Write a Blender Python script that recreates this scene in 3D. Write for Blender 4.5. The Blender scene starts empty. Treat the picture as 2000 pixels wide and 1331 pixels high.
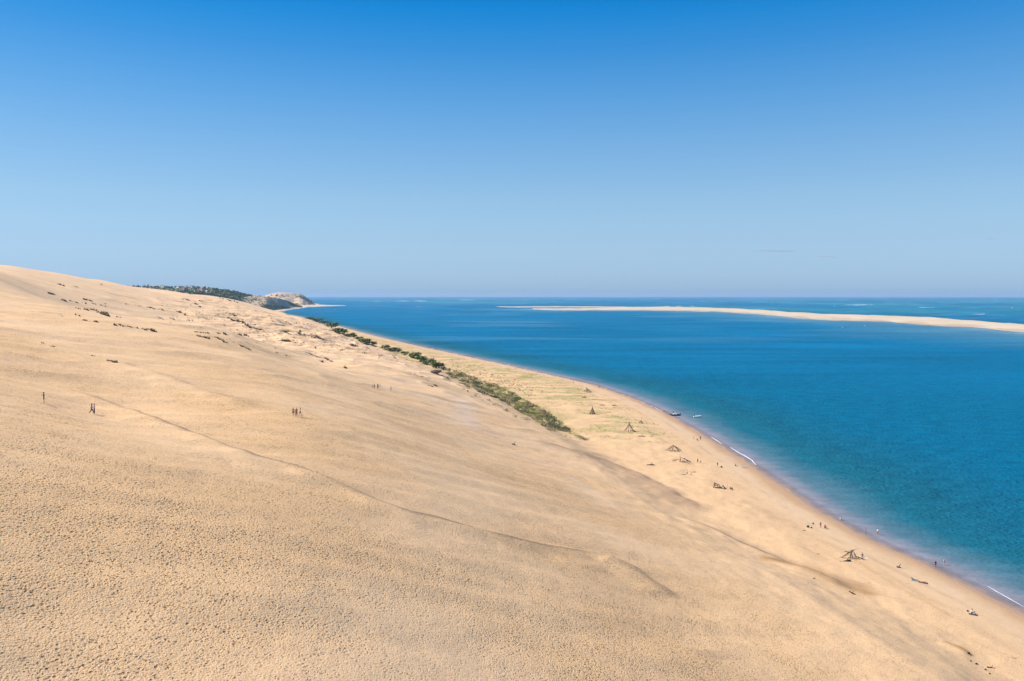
import bpy, math, random
import numpy as np
from mathutils import Vector, Matrix, Euler

SC = bpy.context.scene
COL = SC.collection
random.seed(7)
RNG = np.random.default_rng(11)

# ------------------------------------------------------------------ camera
H = 65.0                 # eye height above the sea, metres
F = 1555.6               # focal length in photo pixels (photo is 2000 wide)
VH = 577.6               # row of the eye-level line in the photo
PITCH = math.atan((665.5 - VH) / F)
cam = bpy.data.cameras.new('camera')
cam.sensor_width = 36.0
cam.lens = F / 2000 * 36.0
cam.clip_start = 0.5
cam.clip_end = 90000
camo = bpy.data.objects.new('camera', cam)
COL.objects.link(camo)
camo.location = (0, 0, H)
camo.rotation_euler = (math.pi / 2 - PITCH, 0, 0)
SC.camera = camo

# ------------------------------------------------------------------ light
SUN_EL, SUN_AZ = math.radians(45), math.radians(-82)     # azimuth from +Y towards +X
SC.view_settings.view_transform = 'Standard'
SC.view_settings.look = 'None'
SC.view_settings.gamma = 1
SC.view_settings.exposure = 0.60
world = bpy.data.worlds.new('World')
SC.world = world
world.use_nodes = True
wn = world.node_tree
wn.nodes.clear()
sky = wn.nodes.new('ShaderNodeTexSky')
sky.sky_type = 'NISHITA'
sky.sun_disc = False
sky.sun_elevation = SUN_EL
sky.sun_rotation = SUN_AZ
sky.altitude = 0
sky.air_density = 1.0
sky.dust_density = 0.3
sky.ozone_density = 3.0
# gentle grading of the sky: softer left-right contrast, clearer and deeper blue overhead, no yellow at sea level
gm_ = wn.nodes.new('ShaderNodeGamma'); gm_.inputs['Gamma'].default_value = 0.35
tcw = wn.nodes.new('ShaderNodeTexCoord'); sx = wn.nodes.new('ShaderNodeSeparateXYZ')
zc = wn.nodes.new('ShaderNodeMapRange'); zc.inputs['From Min'].default_value = 0; zc.inputs['From Max'].default_value = .5
ramp = wn.nodes.new('ShaderNodeValToRGB')
vm = wn.nodes.new('ShaderNodeVectorMath'); vm.operation = 'MULTIPLY'
bg = wn.nodes.new('ShaderNodeBackground')
bg.inputs['Strength'].default_value = 0.10
wo = wn.nodes.new('ShaderNodeOutputWorld')
_EXP = 2 ** SC.view_settings.exposure
SKY = [  # row of the photo, sRGB there, raw sky there
    (577, (149, 180, 213), (5.4, 5.2, 3.9)), (560, (159, 189, 217), (5.45, 5.45, 4.15)), (535, (165, 196, 222), (5.4, 5.75, 4.6)), (500, (166, 200, 227), (4.83, 5.76, 5.28)), (450, (161, 199, 229), (3.92, 5.29, 5.76)),
    (400, (152, 195, 229), (3.23, 4.71, 5.82)), (300, (125, 179, 227), (2.38, 3.76, 5.44)), (200, (95, 163, 223), (1.91, 3.14, 4.95)), (100, (60, 146, 217), (1.61, 2.70, 4.50)),
    (40, (36, 138, 214), (1.5, 2.52, 4.3)), (0, (18, 131, 211), (1.46, 2.45, 4.17)), (-330, (8, 110, 195), (1.3, 2.2, 3.8))]
_l = lambda c: (c / 255 / 12.92) if c < 10.3 else ((c / 255 + .055) / 1.055) ** 2.4
for i, (v_, c_, r_) in enumerate(SKY):
    e_ = math.sin(math.atan((665.5 - v_) / F) - PITCH)
    col_ = [_l(c_[k]) / _EXP / r_[k] ** .35 for k in range(3)]
    if i < 2: el = ramp.color_ramp.elements[i]; el.position = e_ / .5
    else: el = ramp.color_ramp.elements.new(min(e_ / .5, 1))
    el.color = (*col_, 1)
sc_ = wn.nodes.new('ShaderNodeVectorMath'); sc_.operation = 'SCALE'; sc_.inputs['Scale'].default_value = 10.0
W_ = wn.links.new
W_(sky.outputs[0], gm_.inputs[0]); W_(tcw.outputs['Generated'], sx.inputs[0]); W_(sx.outputs['Z'], zc.inputs['Value']); W_(zc.outputs[0], ramp.inputs[0])
W_(gm_.outputs[0], vm.inputs[0]); W_(ramp.outputs[0], vm.inputs[1]); W_(vm.outputs[0], sc_.inputs[0]); W_(sc_.outputs[0], bg.inputs[0]); W_(bg.outputs[0], wo.inputs[0])
sl = bpy.data.lights.new('sun', 'SUN')
sl.energy = 5.0
sl.angle = math.radians(0.53)
sl.color = (1.0, 0.93, 0.82)
sun = bpy.data.objects.new('sun', sl)
COL.objects.link(sun)
sd = Vector((math.sin(SUN_AZ) * math.cos(SUN_EL), math.cos(SUN_AZ) * math.cos(SUN_EL), math.sin(SUN_EL)))
sun.rotation_euler = sd.to_track_quat('Z', 'Y').to_euler()
sun.location = (-200, 0, 300)

# ------------------------------------------------------------------ helpers
def ray(u, v):
    """unit-depth direction (x, y=1, z) of a photo pixel, before the pitch is applied"""
    x = (u - 1000.0) / F
    zz = -(v - 665.5) / F
    c, s = math.cos(PITCH), math.sin(PITCH)
    return x, c + zz * s, zz * c - s

def at_z(u, v, z=0.0):
    x, y, d = ray(u, v)
    t = (z - H) / d
    return x * t, y * t, z

def at_y(u, v, Y):
    x, y, d = ray(u, v)
    t = Y / y
    return x * t, Y, H + d * t

_P = RNG.permutation(256)
_P = np.concatenate([_P, _P])
_G = np.array([(math.cos(a), math.sin(a)) for a in np.linspace(0, 2 * math.pi, 64, endpoint=False)])
def noise(x, y, seed=0):
    x = np.asarray(x, float) + seed * 37.31; y = np.asarray(y, float) - seed * 91.7
    xi = np.floor(x).astype(np.int64); yi = np.floor(y).astype(np.int64)
    fx = x - xi; fy = y - yi
    def g(ix, iy, dx, dy):
        h = _P[(_P[ix & 255] + iy) & 255] & 63
        gg = _G[h]
        return gg[..., 0] * dx + gg[..., 1] * dy
    u = fx * fx * fx * (fx * (fx * 6 - 15) + 10); w = fy * fy * fy * (fy * (fy * 6 - 15) + 10)
    a = g(xi, yi, fx, fy); b = g(xi + 1, yi, fx - 1, fy)
    c = g(xi, yi + 1, fx, fy - 1); d = g(xi + 1, yi + 1, fx - 1, fy - 1)
    return 1.5 * ((a * (1 - u) + b * u) * (1 - w) + (c * (1 - u) + d * u) * w)

def fbm(x, y, o=4, seed=0, gain=.5):
    s = 0; a = 1
    for i in range(o):
        s = s + a * noise(x * 2 ** i, y * 2 ** i, seed + i); a *= gain
    return s

def sstep(a, b, x):
    t = np.clip((np.asarray(x, float) - a) / (b - a), 0, 1)
    return t * t * (3 - 2 * t)

# ------------------------------------------------------------------ coast line and dune shape
SHORE_PX = [(2000, 1200), (1900, 1151), (1800, 1100), (1700, 1056), (1600, 1000), (1520, 945), (1450, 898), (1385, 857),
            (1300, 808), (1240, 780), (1160, 752), (1090, 736), (1000, 716), (900, 694), (820, 677), (750, 661), (700, 648),
            (660, 637)]
_s = np.array([at_z(u, v)[:2] for u, v in SHORE_PX])
_s = np.vstack([[(126, -400), (118, -50), (112, 60), (108, 120)], _s, [(-430, 1800), (-520, 2080), (-640, 2420), (-800, 2800), (-990, 3250), (-1400, 4200), (-2600, 6000), (-9000, 8000), (-40000, 12000), (-90000, 60000)]])
_s = _s[np.argsort(_s[:, 1])]
def shore_x(Y):
    return np.interp(Y, _s[:, 1], _s[:, 0])
_ys = np.linspace(-400, 4000, 1200)
_sl = np.gradient(np.convolve(np.pad(shore_x(_ys), 8, mode='edge'), np.ones(17) / 17, 'valid'), _ys)
def shore_d(X, Y):
    """distance inland from the water's edge (negative out at sea)"""
    c = 1 / np.sqrt(1 + np.interp(Y, _ys, _sl) ** 2)
    return (shore_x(Y) - X) * c

def px(u, v, z=None, Y=None):
    return at_z(u, v, z) if z is not None else at_y(u, v, Y)

CTRL = [  # dune surface, photo pixel + height or + distance
    # foot line
    px(1980, 1331, z=7), px(1660, 1162, z=5.5), px(1480, 1085, z=5.2), px(1350, 1000, z=5.2), px(1230, 925, z=5.5), px(1130, 862, z=5.8),
    px(1000, 800, z=7), px(870, 735, z=8.5), px(720, 668, z=12), px(645, 640, z=15), px(590, 619, z=17), (76, 60, 7), (82, 0, 7), (92, -200, 7),
    (-760, 2620, 20), (-900, 3000, 20),
    # near slope
    px(86, 788, Y=122), px(180, 808, Y=133), px(580, 814, Y=156), px(740, 760, Y=274), px(1000, 1331, Y=71), px(0, 1331, Y=49),
    px(1400, 1240, z=17), px(500, 1100, Y=74), px(1000, 868, z=18),
    (0, 0, 35), (-60, 0, 52), (-60, 60, 53), (-140, 60, 66), (-140, -80, 66), (60, -100, 14), (-40, -200, 44),
    # middle
    (-120, 200, 55), (-190, 300, 63), (-110, 300, 49), (-257, 400, 71), (-150, 400, 50), (-60, 400, 27), (0, 300, 17),
    px(900, 760, z=15), px(760, 705, z=20), px(600, 700, z=32), px(450, 700, z=39), px(560, 650, z=33), px(400, 650, Y=620), px(200, 640, Y=480),
    # crest
    px(0, 517, Y=740), px(100, 533, Y=860), px(200, 549, Y=1000), px(255, 560, Y=1150), px(300, 568, Y=1350), px(371, 575.5, Y=1600),
    px(430, 583.5, Y=1780), px(465, 587.5, Y=1880), px(484, 594, Y=1950), px(500, 605, Y=2020), px(530, 611.5, Y=2100), px(-200, 500, Y=600), (-330, 500, 80), (-460, 300, 88), (-420, 0, 92),
    px(200, 552, Y=900), px(260, 564, Y=930), px(310, 573, Y=1030), px(371, 579, Y=1050), px(430, 585.5, Y=1630), px(484, 597, Y=1650), px(500, 608, Y=1650), px(521, 612.5, Y=1680),
    px(545, 616, Y=1690), px(575, 620, Y=1680), px(50, 525, Y=760),
    # land side of the crest
    (-640, 760, 70), (-760, 1050, 62), (-900, 1400, 52), (-1050, 1800, 45), (-1150, 2300, 40), (-900, 300, 55), (-800, -200, 55), (-1300, 1000, 40),
    (-1600, 2200, 30),
]
CTRL = np.array(CTRL)
def _q(X, Y):
    Y = np.asarray(Y, float)
    return np.stack([shore_d(X, Y) / (120 + 0.13 * np.clip(Y, 0, 3000)), np.log(np.clip(Y, -350, 5000) + 450) * 3.2], -1)
def _k(r2):
    return r2 * np.log(r2 + 1e-9) * .5
_c = _q(CTRL[:, 0], CTRL[:, 1])
_n = len(_c)
_A = np.zeros((_n + 3, _n + 3))
_A[:_n, :_n] = _k(((_c[:, None] - _c[None]) ** 2).sum(-1)) + np.eye(_n) * .004
_A[:_n, _n] = _A[_n, :_n] = 1; _A[:_n, _n + 1:] = _c; _A[_n + 1:, :_n] = _c.T
_w = np.linalg.solve(_A, np.concatenate([CTRL[:, 2], [0, 0, 0]]))
def dune_base(X, Y):
    X = np.asarray(X, float).ravel(); Y = np.asarray(Y, float).ravel()
    out = np.empty(len(X))
    for i in range(0, len(X), 40000):
        q = _q(X[i:i + 40000], Y[i:i + 40000])
        z = q @ _w[_n + 1:] + _w[_n]
        for j in range(_n):
            z += _w[j] * _k(((q - _c[j]) ** 2).sum(-1))
        out[i:i + 40000] = z
    return out

_fY = np.array([-400, 60, 118, 161, 233, 300, 358, 450, 611, 936, 1413, 2100, 3000])
_fD = np.array([34, 34, 34, 37, 46, 58, 70, 84, 94, 86, 62, 62, 70])
def height(X, Y, detail=True, lips=True):
    X = np.asarray(X, float); Y = np.asarray(Y, float)
    sh = X.shape
    X = X.ravel(); Y = Y.ravel()
    d = shore_d(X, Y)
    df = np.interp(Y, _fY, _fD)
    beach = np.where(d < 0, np.maximum(d * 0.055, -14 + 0 * d), 4.6 * (1 - np.exp(-np.maximum(d, 0) * .040)))
    far = sstep(600, 2200, Y) * 9
    beach = beach + sstep(18, 90, d) * far
    m = sstep(-14, 16, d - df)
    z = beach.copy()
    k = m > 0
    if k.any():
        b = dune_base(X[k], Y[k])
        land = -sstep(0, 2500, -X[k] - 1300) * 0
        b = np.maximum(b, beach[k] * .6)
        z[k] = beach[k] * (1 - m[k]) + b * m[k]
    # beyond the modelled dune the land sinks to a low plain
    fade = np.maximum(sstep(3000, 3700, Y), sstep(1400, 2600, -X - 0.0 * Y))
    fade = np.maximum(fade, sstep(250, 390, -Y))
    z = np.where(d > 0, z * (1 - fade) + np.minimum(np.maximum(z, 0), 6) * fade, z)
    if detail:
        R = np.hypot(X, Y)
        up = sstep(0, 60, d - df)
        # long soft swells on the slope, drawn out along the wind (down the coast and up the slope)
        a = X * .86 + Y * .5; c = -X * .5 + Y * .86
        z += up * sstep(60, 260, R) * (1.0 * noise(a / 95, c / 34, 3) + .42 * noise(a / 40, c / 13, 4))
        z += up * .22 * noise(a / 17, c / 5, 5)
        # hummocks and blowouts of the middle distance
        hm = np.exp(-((Y - 820) / 420) ** 2) * np.exp(-((d - 185) / 120) ** 2)
        r1 = 1 - np.abs(noise(a / 46 + .6 * noise(a / 60, c / 60, 8), c / 22, 6)) * 2
        z += hm * (3.4 * np.maximum(r1, 0) ** 2 - 1.2 + 1.5 * fbm(a / 21, c / 12, 3, 7))
        # low beach mounds
        bm = sstep(14, 28, d) * (1 - up)
        z += bm * (.28 * fbm(X / 9, Y / 9, 3, 9) + .10)
        z += sstep(-2, 6, d) * .05 * noise(X / 4, Y / 4, 10)
    return z.reshape(sh)

def hit(u, v):
    """point of the land or sea seen at a photo pixel"""
    x, y, dz = ray(u, v)
    t = np.exp(np.linspace(math.log(25), math.log(9000), 2600))
    hz = np.maximum(height(x * t, y * t), 0)
    zz = H + dz * t
    below = np.where(zz < hz)[0]
    if len(below) == 0:
        return x * 9000, y * 9000, 0.0
    i = below[0]
    t0, t1 = t[max(i - 1, 0)], t[i]
    ts = np.linspace(t0, t1, 24)
    hz = np.maximum(height(x * ts, y * ts), 0)
    j = np.argmax(H + dz * ts < hz)
    return float(x * ts[j]), float(y * ts[j]), float(hz[j])

def gz(x, y):
    return float(height(np.array([x]), np.array([y]))[0])

def line_w(pts):
    return np.array([hit(u, v)[:2] for u, v in pts])

def line_dist(X, Y, P):
    """signed distance to a polyline (positive on its left) and position 0..1 along it"""
    best = np.full(X.shape, 1e9); sg = np.zeros(X.shape); al = np.zeros(X.shape)
    seg = np.hypot(*(P[1:] - P[:-1]).T); L = seg.sum(); acc = 0
    for i in range(len(P) - 1):
        ax, ay = P[i]; bx, by = P[i + 1]
        dx, dy = bx - ax, by - ay; l2 = dx * dx + dy * dy
        t = np.clip(((X - ax) * dx + (Y - ay) * dy) / l2, 0, 1)
        ex, ey = X - ax - t * dx, Y - ay - t * dy
        dd = np.hypot(ex, ey)
        m = dd < best
        best = np.where(m, dd, best)
        sg = np.where(m, np.sign(dx * ey - dy * ex), sg)
        al = np.where(m, (acc + t * seg[i]) / L, al)
        acc += seg[i]
    return best * sg, al

# ------------------------------------------------------------------ materials
def mat(name, col=(.5, .5, .5), rough=.7, spec=.3, metal=0.0, vary=.12, scale=6.0, bump=0.0, bscale=20.0):
    m = bpy.data.materials.new(name); m.use_nodes = True
    nt = m.node_tree; b = nt.nodes['Principled BSDF']
    b.inputs['Roughness'].default_value = rough
    b.inputs['Specular IOR Level'].default_value = spec
    b.inputs['Metallic'].default_value = metal
    tc = nt.nodes.new('ShaderNodeTexCoord')
    n = nt.nodes.new('ShaderNodeTexNoise'); n.inputs['Scale'].default_value = scale; n.inputs['Detail'].default_value = 4
    r = nt.nodes.new('ShaderNodeMapRange')
    r.inputs['To Min'].default_value = 1 - vary * 1.6; r.inputs['To Max'].default_value = 1 + vary * 1.6
    mx = nt.nodes.new('ShaderNodeVectorMath'); mx.operation = 'SCALE'; mx.inputs[0].default_value = col
    nt.links.new(tc.outputs['Object'], n.inputs['Vector'])
    nt.links.new(n.outputs['Fac'], r.inputs['Value'])
    nt.links.new(r.outputs['Result'], mx.inputs['Scale'])
    nt.links.new(mx.outputs[0], b.inputs['Base Color'])
    if bump:
        n2 = nt.nodes.new('ShaderNodeTexNoise'); n2.inputs['Scale'].default_value = bscale
        bp = nt.nodes.new('ShaderNodeBump'); bp.inputs['Distance'].default_value = bump
        nt.links.new(tc.outputs['Object'], n2.inputs['Vector'])
        nt.links.new(n2.outputs['Fac'], bp.inputs['Height'])
        nt.links.new(bp.outputs[0], b.inputs['Normal'])
    return m

def tag(o, label=None, cat=None, group=None, kind=None):
    if label: o['label'] = label
    if cat: o['category'] = cat
    if group: o['group'] = group
    if kind: o['kind'] = kind
    return o

def mesh_np(name, V, Fq, m, smooth=True, attrs=None, parent=None):
    me = bpy.data.meshes.new(name)
    V = np.asarray(V, np.float32); Fq = np.asarray(Fq, np.int32)
    me.vertices.add(len(V)); me.vertices.foreach_set('co', V.ravel())
    k = Fq.shape[1]
    me.loops.add(Fq.size); me.loops.foreach_set('vertex_index', Fq.ravel())
    me.polygons.add(len(Fq)); me.polygons.foreach_set('loop_start', np.arange(0, Fq.size, k, dtype=np.int32))
    if smooth: me.polygons.foreach_set('use_smooth', np.ones(len(Fq), bool))
    for an, av in (attrs or {}).items():
        av = np.asarray(av, np.float32)
        if av.ndim == 1:
            a = me.attributes.new(an, 'FLOAT', 'POINT'); a.data.foreach_set('value', av)
        else:
            a = me.attributes.new(an, 'FLOAT_VECTOR', 'POINT'); a.data.foreach_set('vector', av[:, :3].astype(np.float32).ravel())
    me.update(calc_edges=True)
    if m: me.materials.append(m)
    o = bpy.data.objects.new(name, me); COL.objects.link(o)
    if parent: o.parent = parent
    return o

class MB:
    """collects boxes, bars, blobs and leaves into one mesh"""
    def __init__(s): s.v = []; s.f = []
    def add(s, vs, fs):
        n = len(s.v); s.v += [tuple(v) for v in vs]; s.f += [tuple(i + n for i in f) for f in fs]
    def box(s, c, size, R=None, taper=1.0):
        x, y, z = [k / 2 for k in size]
        vs = [Vector((a * x * (taper if d > 0 else 1), b * y * (taper if d > 0 else 1), d * z)) for d in (-1, 1) for a, b in ((-1, -1), (1, -1), (1, 1), (-1, 1))]
        if R: vs = [R @ v for v in vs]
        vs = [v + Vector(c) for v in vs]
        s.add(vs, [(3, 2, 1, 0), (4, 5, 6, 7), (0, 1, 5, 4), (1, 2, 6, 5), (2, 3, 7, 6), (3, 0, 4, 7)])
    def tube(s, pts, rad, n=7, cap=True):
        pts = [Vector(p) for p in pts]
        if not hasattr(rad, '__len__'): rad = [rad] * len(pts)
        vs = []; fs = []
        for i, p in enumerate(pts):
            a = pts[max(i - 1, 0)]; b = pts[min(i + 1, len(pts) - 1)]
            t = (b - a).normalized()
            q = t.to_track_quat('Z', 'Y').to_matrix()
            for k in range(n):
                an = 2 * math.pi * k / n
                vs.append(p + q @ Vector((math.cos(an) * rad[i], math.sin(an) * rad[i], 0)))
        for i in range(len(pts) - 1):
            for k in range(n):
                fs.append((i * n + k, i * n + (k + 1) % n, (i + 1) * n + (k + 1) % n, (i + 1) * n + k))
        if cap:
            fs.append(tuple(range(n))[::-1]); fs.append(tuple((len(pts) - 1) * n + k for k in range(n)))
        s.add(vs, fs)
    def blob(s, c, r, nu=10, nv=7, jit=0.0, rng=random, zmin=-1):
        vs = []; fs = []
        for i in range(nv + 1):
            ph = math.pi * i / nv - math.pi / 2
            for j in range(nu):
                th = 2 * math.pi * j / nu
                k = 1 + (rng.uniform(-jit, jit) if jit else 0)
                z = max(math.sin(ph), zmin)
                vs.append((c[0] + r[0] * k * math.cos(ph) * math.cos(th), c[1] + r[1] * k * math.cos(ph) * math.sin(th), c[2] + r[2] * k * z))
        for i in range(nv):
            for j in range(nu):
                fs.append((i * nu + j, i * nu + (j + 1) % nu, (i + 1) * nu + (j + 1) % nu, (i + 1) * nu + j))
        s.add(vs, fs)
    def build(s, name, m, parent=None, smooth=True, loc=None):
        me = bpy.data.meshes.new(name); me.from_pydata([tuple(v) for v in s.v], [], s.f); me.update()
        if smooth:
            me.polygons.foreach_set('use_smooth', [True] * len(me.polygons))
        if m: me.materials.append(m)
        o = bpy.data.objects.new(name, me); COL.objects.link(o)
        if parent: o.parent = parent
        if loc: o.location = loc
        return o

def empty(name, loc, rz=0.0):
    o = bpy.data.objects.new(name, None); COL.objects.link(o)
    o.location = loc; o.rotation_euler = (0, 0, rz); o.empty_display_size = .3
    return o

def copy_tree(o, parent=None):
    c = o.copy(); COL.objects.link(c)
    if parent: c.parent = parent
    for ch in list(o.children): copy_tree(ch, c)
    return c
# ================================================================== LAND
# ---- sand lines seen on the slope, as world-space lines on the dune
LA = line_w([(120, 756), (215, 790), (330, 833), (420, 866), (500, 895), (575, 914), (640, 938), (705, 968), (745, 986), (800, 1004), (850, 1015), (950, 1043), (1060, 1069), (1160, 1080), (1205, 1090)])
LA2 = line_w([(1180, 1084), (1230, 1105), (1270, 1135), (1325, 1172)])
LB = line_w([(200, 704), (240, 712), (330, 740), (420, 772), (520, 800)])
LC = line_w([(1020, 855), (1060, 866), (1110, 880), (1180, 900), (1240, 925), (1300, 955), (1345, 983), (1400, 1003)])
LC2 = line_w([(1040, 858), (1100, 878), (1170, 888), (1220, 905)])
LD = line_w([(1320, 1008), (1390, 1037), (1470, 1075), (1560, 1112), (1620, 1135), (1668, 1160)])
LE = line_w([(1000, 880), (1050, 902), (1120, 935), (1180, 973), (1240, 1002)])         # pale worn track
LF = line_w([(845, 762), (900, 780), (915, 812), (905, 830)])                             # pale dried patch
LG = line_w([(1475, 1090), (1560, 1110), (1640, 1135), (1720, 1168)])                     # ochre damp foot
LH = line_w([(1838, 1252), (1870, 1264), (1898, 1284)])
LI = line_w([(1590, 1050), (1500, 1000), (1440, 975)])
LJ = line_w([(1390, 1270), (1420, 1290)])
LK = line_w([(1640, 1075), (1760, 1150), (1880, 1215)])
TRACE = [LA, LA2, LB, LC, LC2, LD, LE, LF, LG, LH, LI, LJ]

_base_height = height
def lip(X, Y, P, w, dz, box=60):
    """a low crest of blown sand along a line"""
    out = np.zeros(X.shape)
    lo = P.min(0) - box; hi = P.max(0) + box
    k = (X > lo[0]) & (X < hi[0]) & (Y > lo[1]) & (Y < hi[1])
    if k.any():
        s, a = line_dist(X[k], Y[k], P)
        env = sstep(0, .12, a) * (1 - sstep(.85, 1, a))
        ww = w * (1 + .5 * noise(X[k] / 6, Y[k] / 6, 31))
        # gentle rise from the near side, steep little fall on the far side
        f = np.where(s < 0, np.exp(-(s / (ww * 5)) ** 2), np.exp(-(s / (ww * .9)) ** 2))
        out[k] = dz * f * env
    return out
LIPS = [(LA, .9, .55), (LA2, 1.2, .35), (LB, 1.2, .5), (LC, 2.0, .7), (LD, 1.5, .9), (LH, .5, .25)]
def height(X, Y, detail=True, lips=True):
    X = np.asarray(X, float); Y = np.asarray(Y, float)
    z = _base_height(X, Y, detail)
    if lips:
        for P, w, dz in LIPS:
            z = z + lip(X, Y, P, w, dz)
    return z

az = np.concatenate([np.linspace(-180, -60, 80)[:-1], np.linspace(-60, -34.5, 90)[:-1], np.linspace(-34.5, 34.5, 780), np.linspace(34.5, 60, 60)[1:], np.linspace(60, 180, 60)[1:-1]])
az = np.radians(az)
rr = np.concatenate([[2.], np.geomspace(10, 42, 40)[:-1], np.geomspace(42, 420, 760)[:-1], np.geomspace(420, 3200, 560)[:-1], np.geomspace(3200, 36000, 40)])
A, R_ = np.meshgrid(az, rr)
GX = R_ * np.sin(A); GY = R_ * np.cos(A)
GZ = height(GX, GY)
D_ = shore_d(GX, GY)
DF = np.interp(GY, _fY, _fD)
na, nr = len(az), len(rr)
X, Y, Z, D, DFF = GX.ravel(), GY.ravel(), GZ.ravel(), D_.ravel(), DF.ravel()
RR = np.hypot(X, Y)
# attributes: tints, wetness and footprint cover of the sand
dark_tone = np.zeros(len(X)); pale = np.zeros(len(X)); ochre = np.zeros(len(X)); green = np.zeros(len(X))
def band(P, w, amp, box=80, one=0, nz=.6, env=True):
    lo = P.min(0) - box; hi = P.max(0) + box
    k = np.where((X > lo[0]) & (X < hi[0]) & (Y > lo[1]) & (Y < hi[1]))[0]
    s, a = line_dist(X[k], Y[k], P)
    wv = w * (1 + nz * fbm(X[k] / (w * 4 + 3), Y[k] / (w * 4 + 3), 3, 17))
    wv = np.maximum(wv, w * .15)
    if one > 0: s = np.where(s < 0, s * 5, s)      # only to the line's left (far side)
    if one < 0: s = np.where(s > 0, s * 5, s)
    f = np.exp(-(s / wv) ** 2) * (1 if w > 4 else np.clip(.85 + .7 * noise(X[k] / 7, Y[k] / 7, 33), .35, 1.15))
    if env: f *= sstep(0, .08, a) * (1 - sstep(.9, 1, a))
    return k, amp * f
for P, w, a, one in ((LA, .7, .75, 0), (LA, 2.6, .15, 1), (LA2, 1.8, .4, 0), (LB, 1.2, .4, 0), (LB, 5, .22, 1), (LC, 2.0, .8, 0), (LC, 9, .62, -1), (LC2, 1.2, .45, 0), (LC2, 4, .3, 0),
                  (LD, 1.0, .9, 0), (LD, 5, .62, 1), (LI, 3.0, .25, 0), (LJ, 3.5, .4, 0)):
    k, f = band(P, w, a, one=one); dark_tone[k] = np.maximum(dark_tone[k], f)  # darker bands along the lips and the dune foot
for P, w, a in ((LE, 1.1, .6), (LF, 5, .6)):
    k, f = band(P, w, a); pale[k] = np.maximum(pale[k], f)
for P, w, a in ((LG, 3.2, .95), (LH, .9, 1.), (LK, .8, .35)):
    k, f = band(P, w, a); ochre[k] = np.maximum(ochre[k], f)
slope_brighten = sstep(-8, 25, D - DFF) * (.9 + .1 * noise(X / 30, Y / 30, 28))  # dry slope sand painted paler to offset the grazing sun
aa = X * .86 + Y * .5; cc = -X * .5 + Y * .86
up = sstep(0, 40, D - DFF)
streak = fbm(aa / 120, cc / 16, 4, 21)
dark_tone = np.maximum(dark_tone, up * .14 * np.clip(streak, 0, 1) * sstep(60, 300, RR))
pale = np.maximum(pale, up * .35 * np.clip(-streak, 0, 1) * sstep(60, 300, RR))
# vegetation tint of the flat between bushes and beach
gm = sstep(300, 380, Y) * (1 - sstep(1100, 1500, Y)) * sstep(16, 30, D) * (1 - sstep(-10, 14, D - DFF))
gs = fbm(X / 26, Y / 11, 3, 23)
green = gm * np.clip(.42 + 1.5 * gs, 0, 1) * np.clip(.75 + .5 * noise(X / 70, Y / 70, 24), 0, 1)
LS = line_w([(868, 732), (905, 744), (950, 758), (985, 773), (1010, 787), (1040, 803), (1070, 820), (1100, 838), (1130, 854)])
k, f = band(LS, 9, .95, nz=.8); green[k] = np.maximum(green[k], f)
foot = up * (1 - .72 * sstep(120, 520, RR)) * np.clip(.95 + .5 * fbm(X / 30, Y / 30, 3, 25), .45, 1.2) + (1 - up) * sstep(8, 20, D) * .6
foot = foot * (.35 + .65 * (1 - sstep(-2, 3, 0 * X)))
for dd_, ww_, am_ in ((11, 1.0, .30), (17, 1.6, .22), (26, 1.2, .25)):
    dark_tone = np.maximum(dark_tone, am_ * np.exp(-((D - dd_ - 3 * noise(X / 45, Y / 45, int(dd_))) / ww_) ** 2) * (1 - up) * np.clip(.4 + 1.4 * fbm(X / 12, Y / 12, 3, 29), 0, 1))
wet = 1 - sstep(.5, 3.5, D + 1.0 * noise(X / 14, Y / 14, 26))
damp = np.maximum(wet, 0.8 * (1 - sstep(2, 8.5, D + 2 * noise(X / 20, Y / 20, 27))))
idx = np.arange(nr * na).reshape(nr, na)
nx = np.roll(idx, -1, 1)
Fq = np.stack([idx[:-1], idx[1:], nx[1:], nx[:-1]], -1).reshape(-1, 4)
Fq = Fq[:, ::-1]

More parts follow.
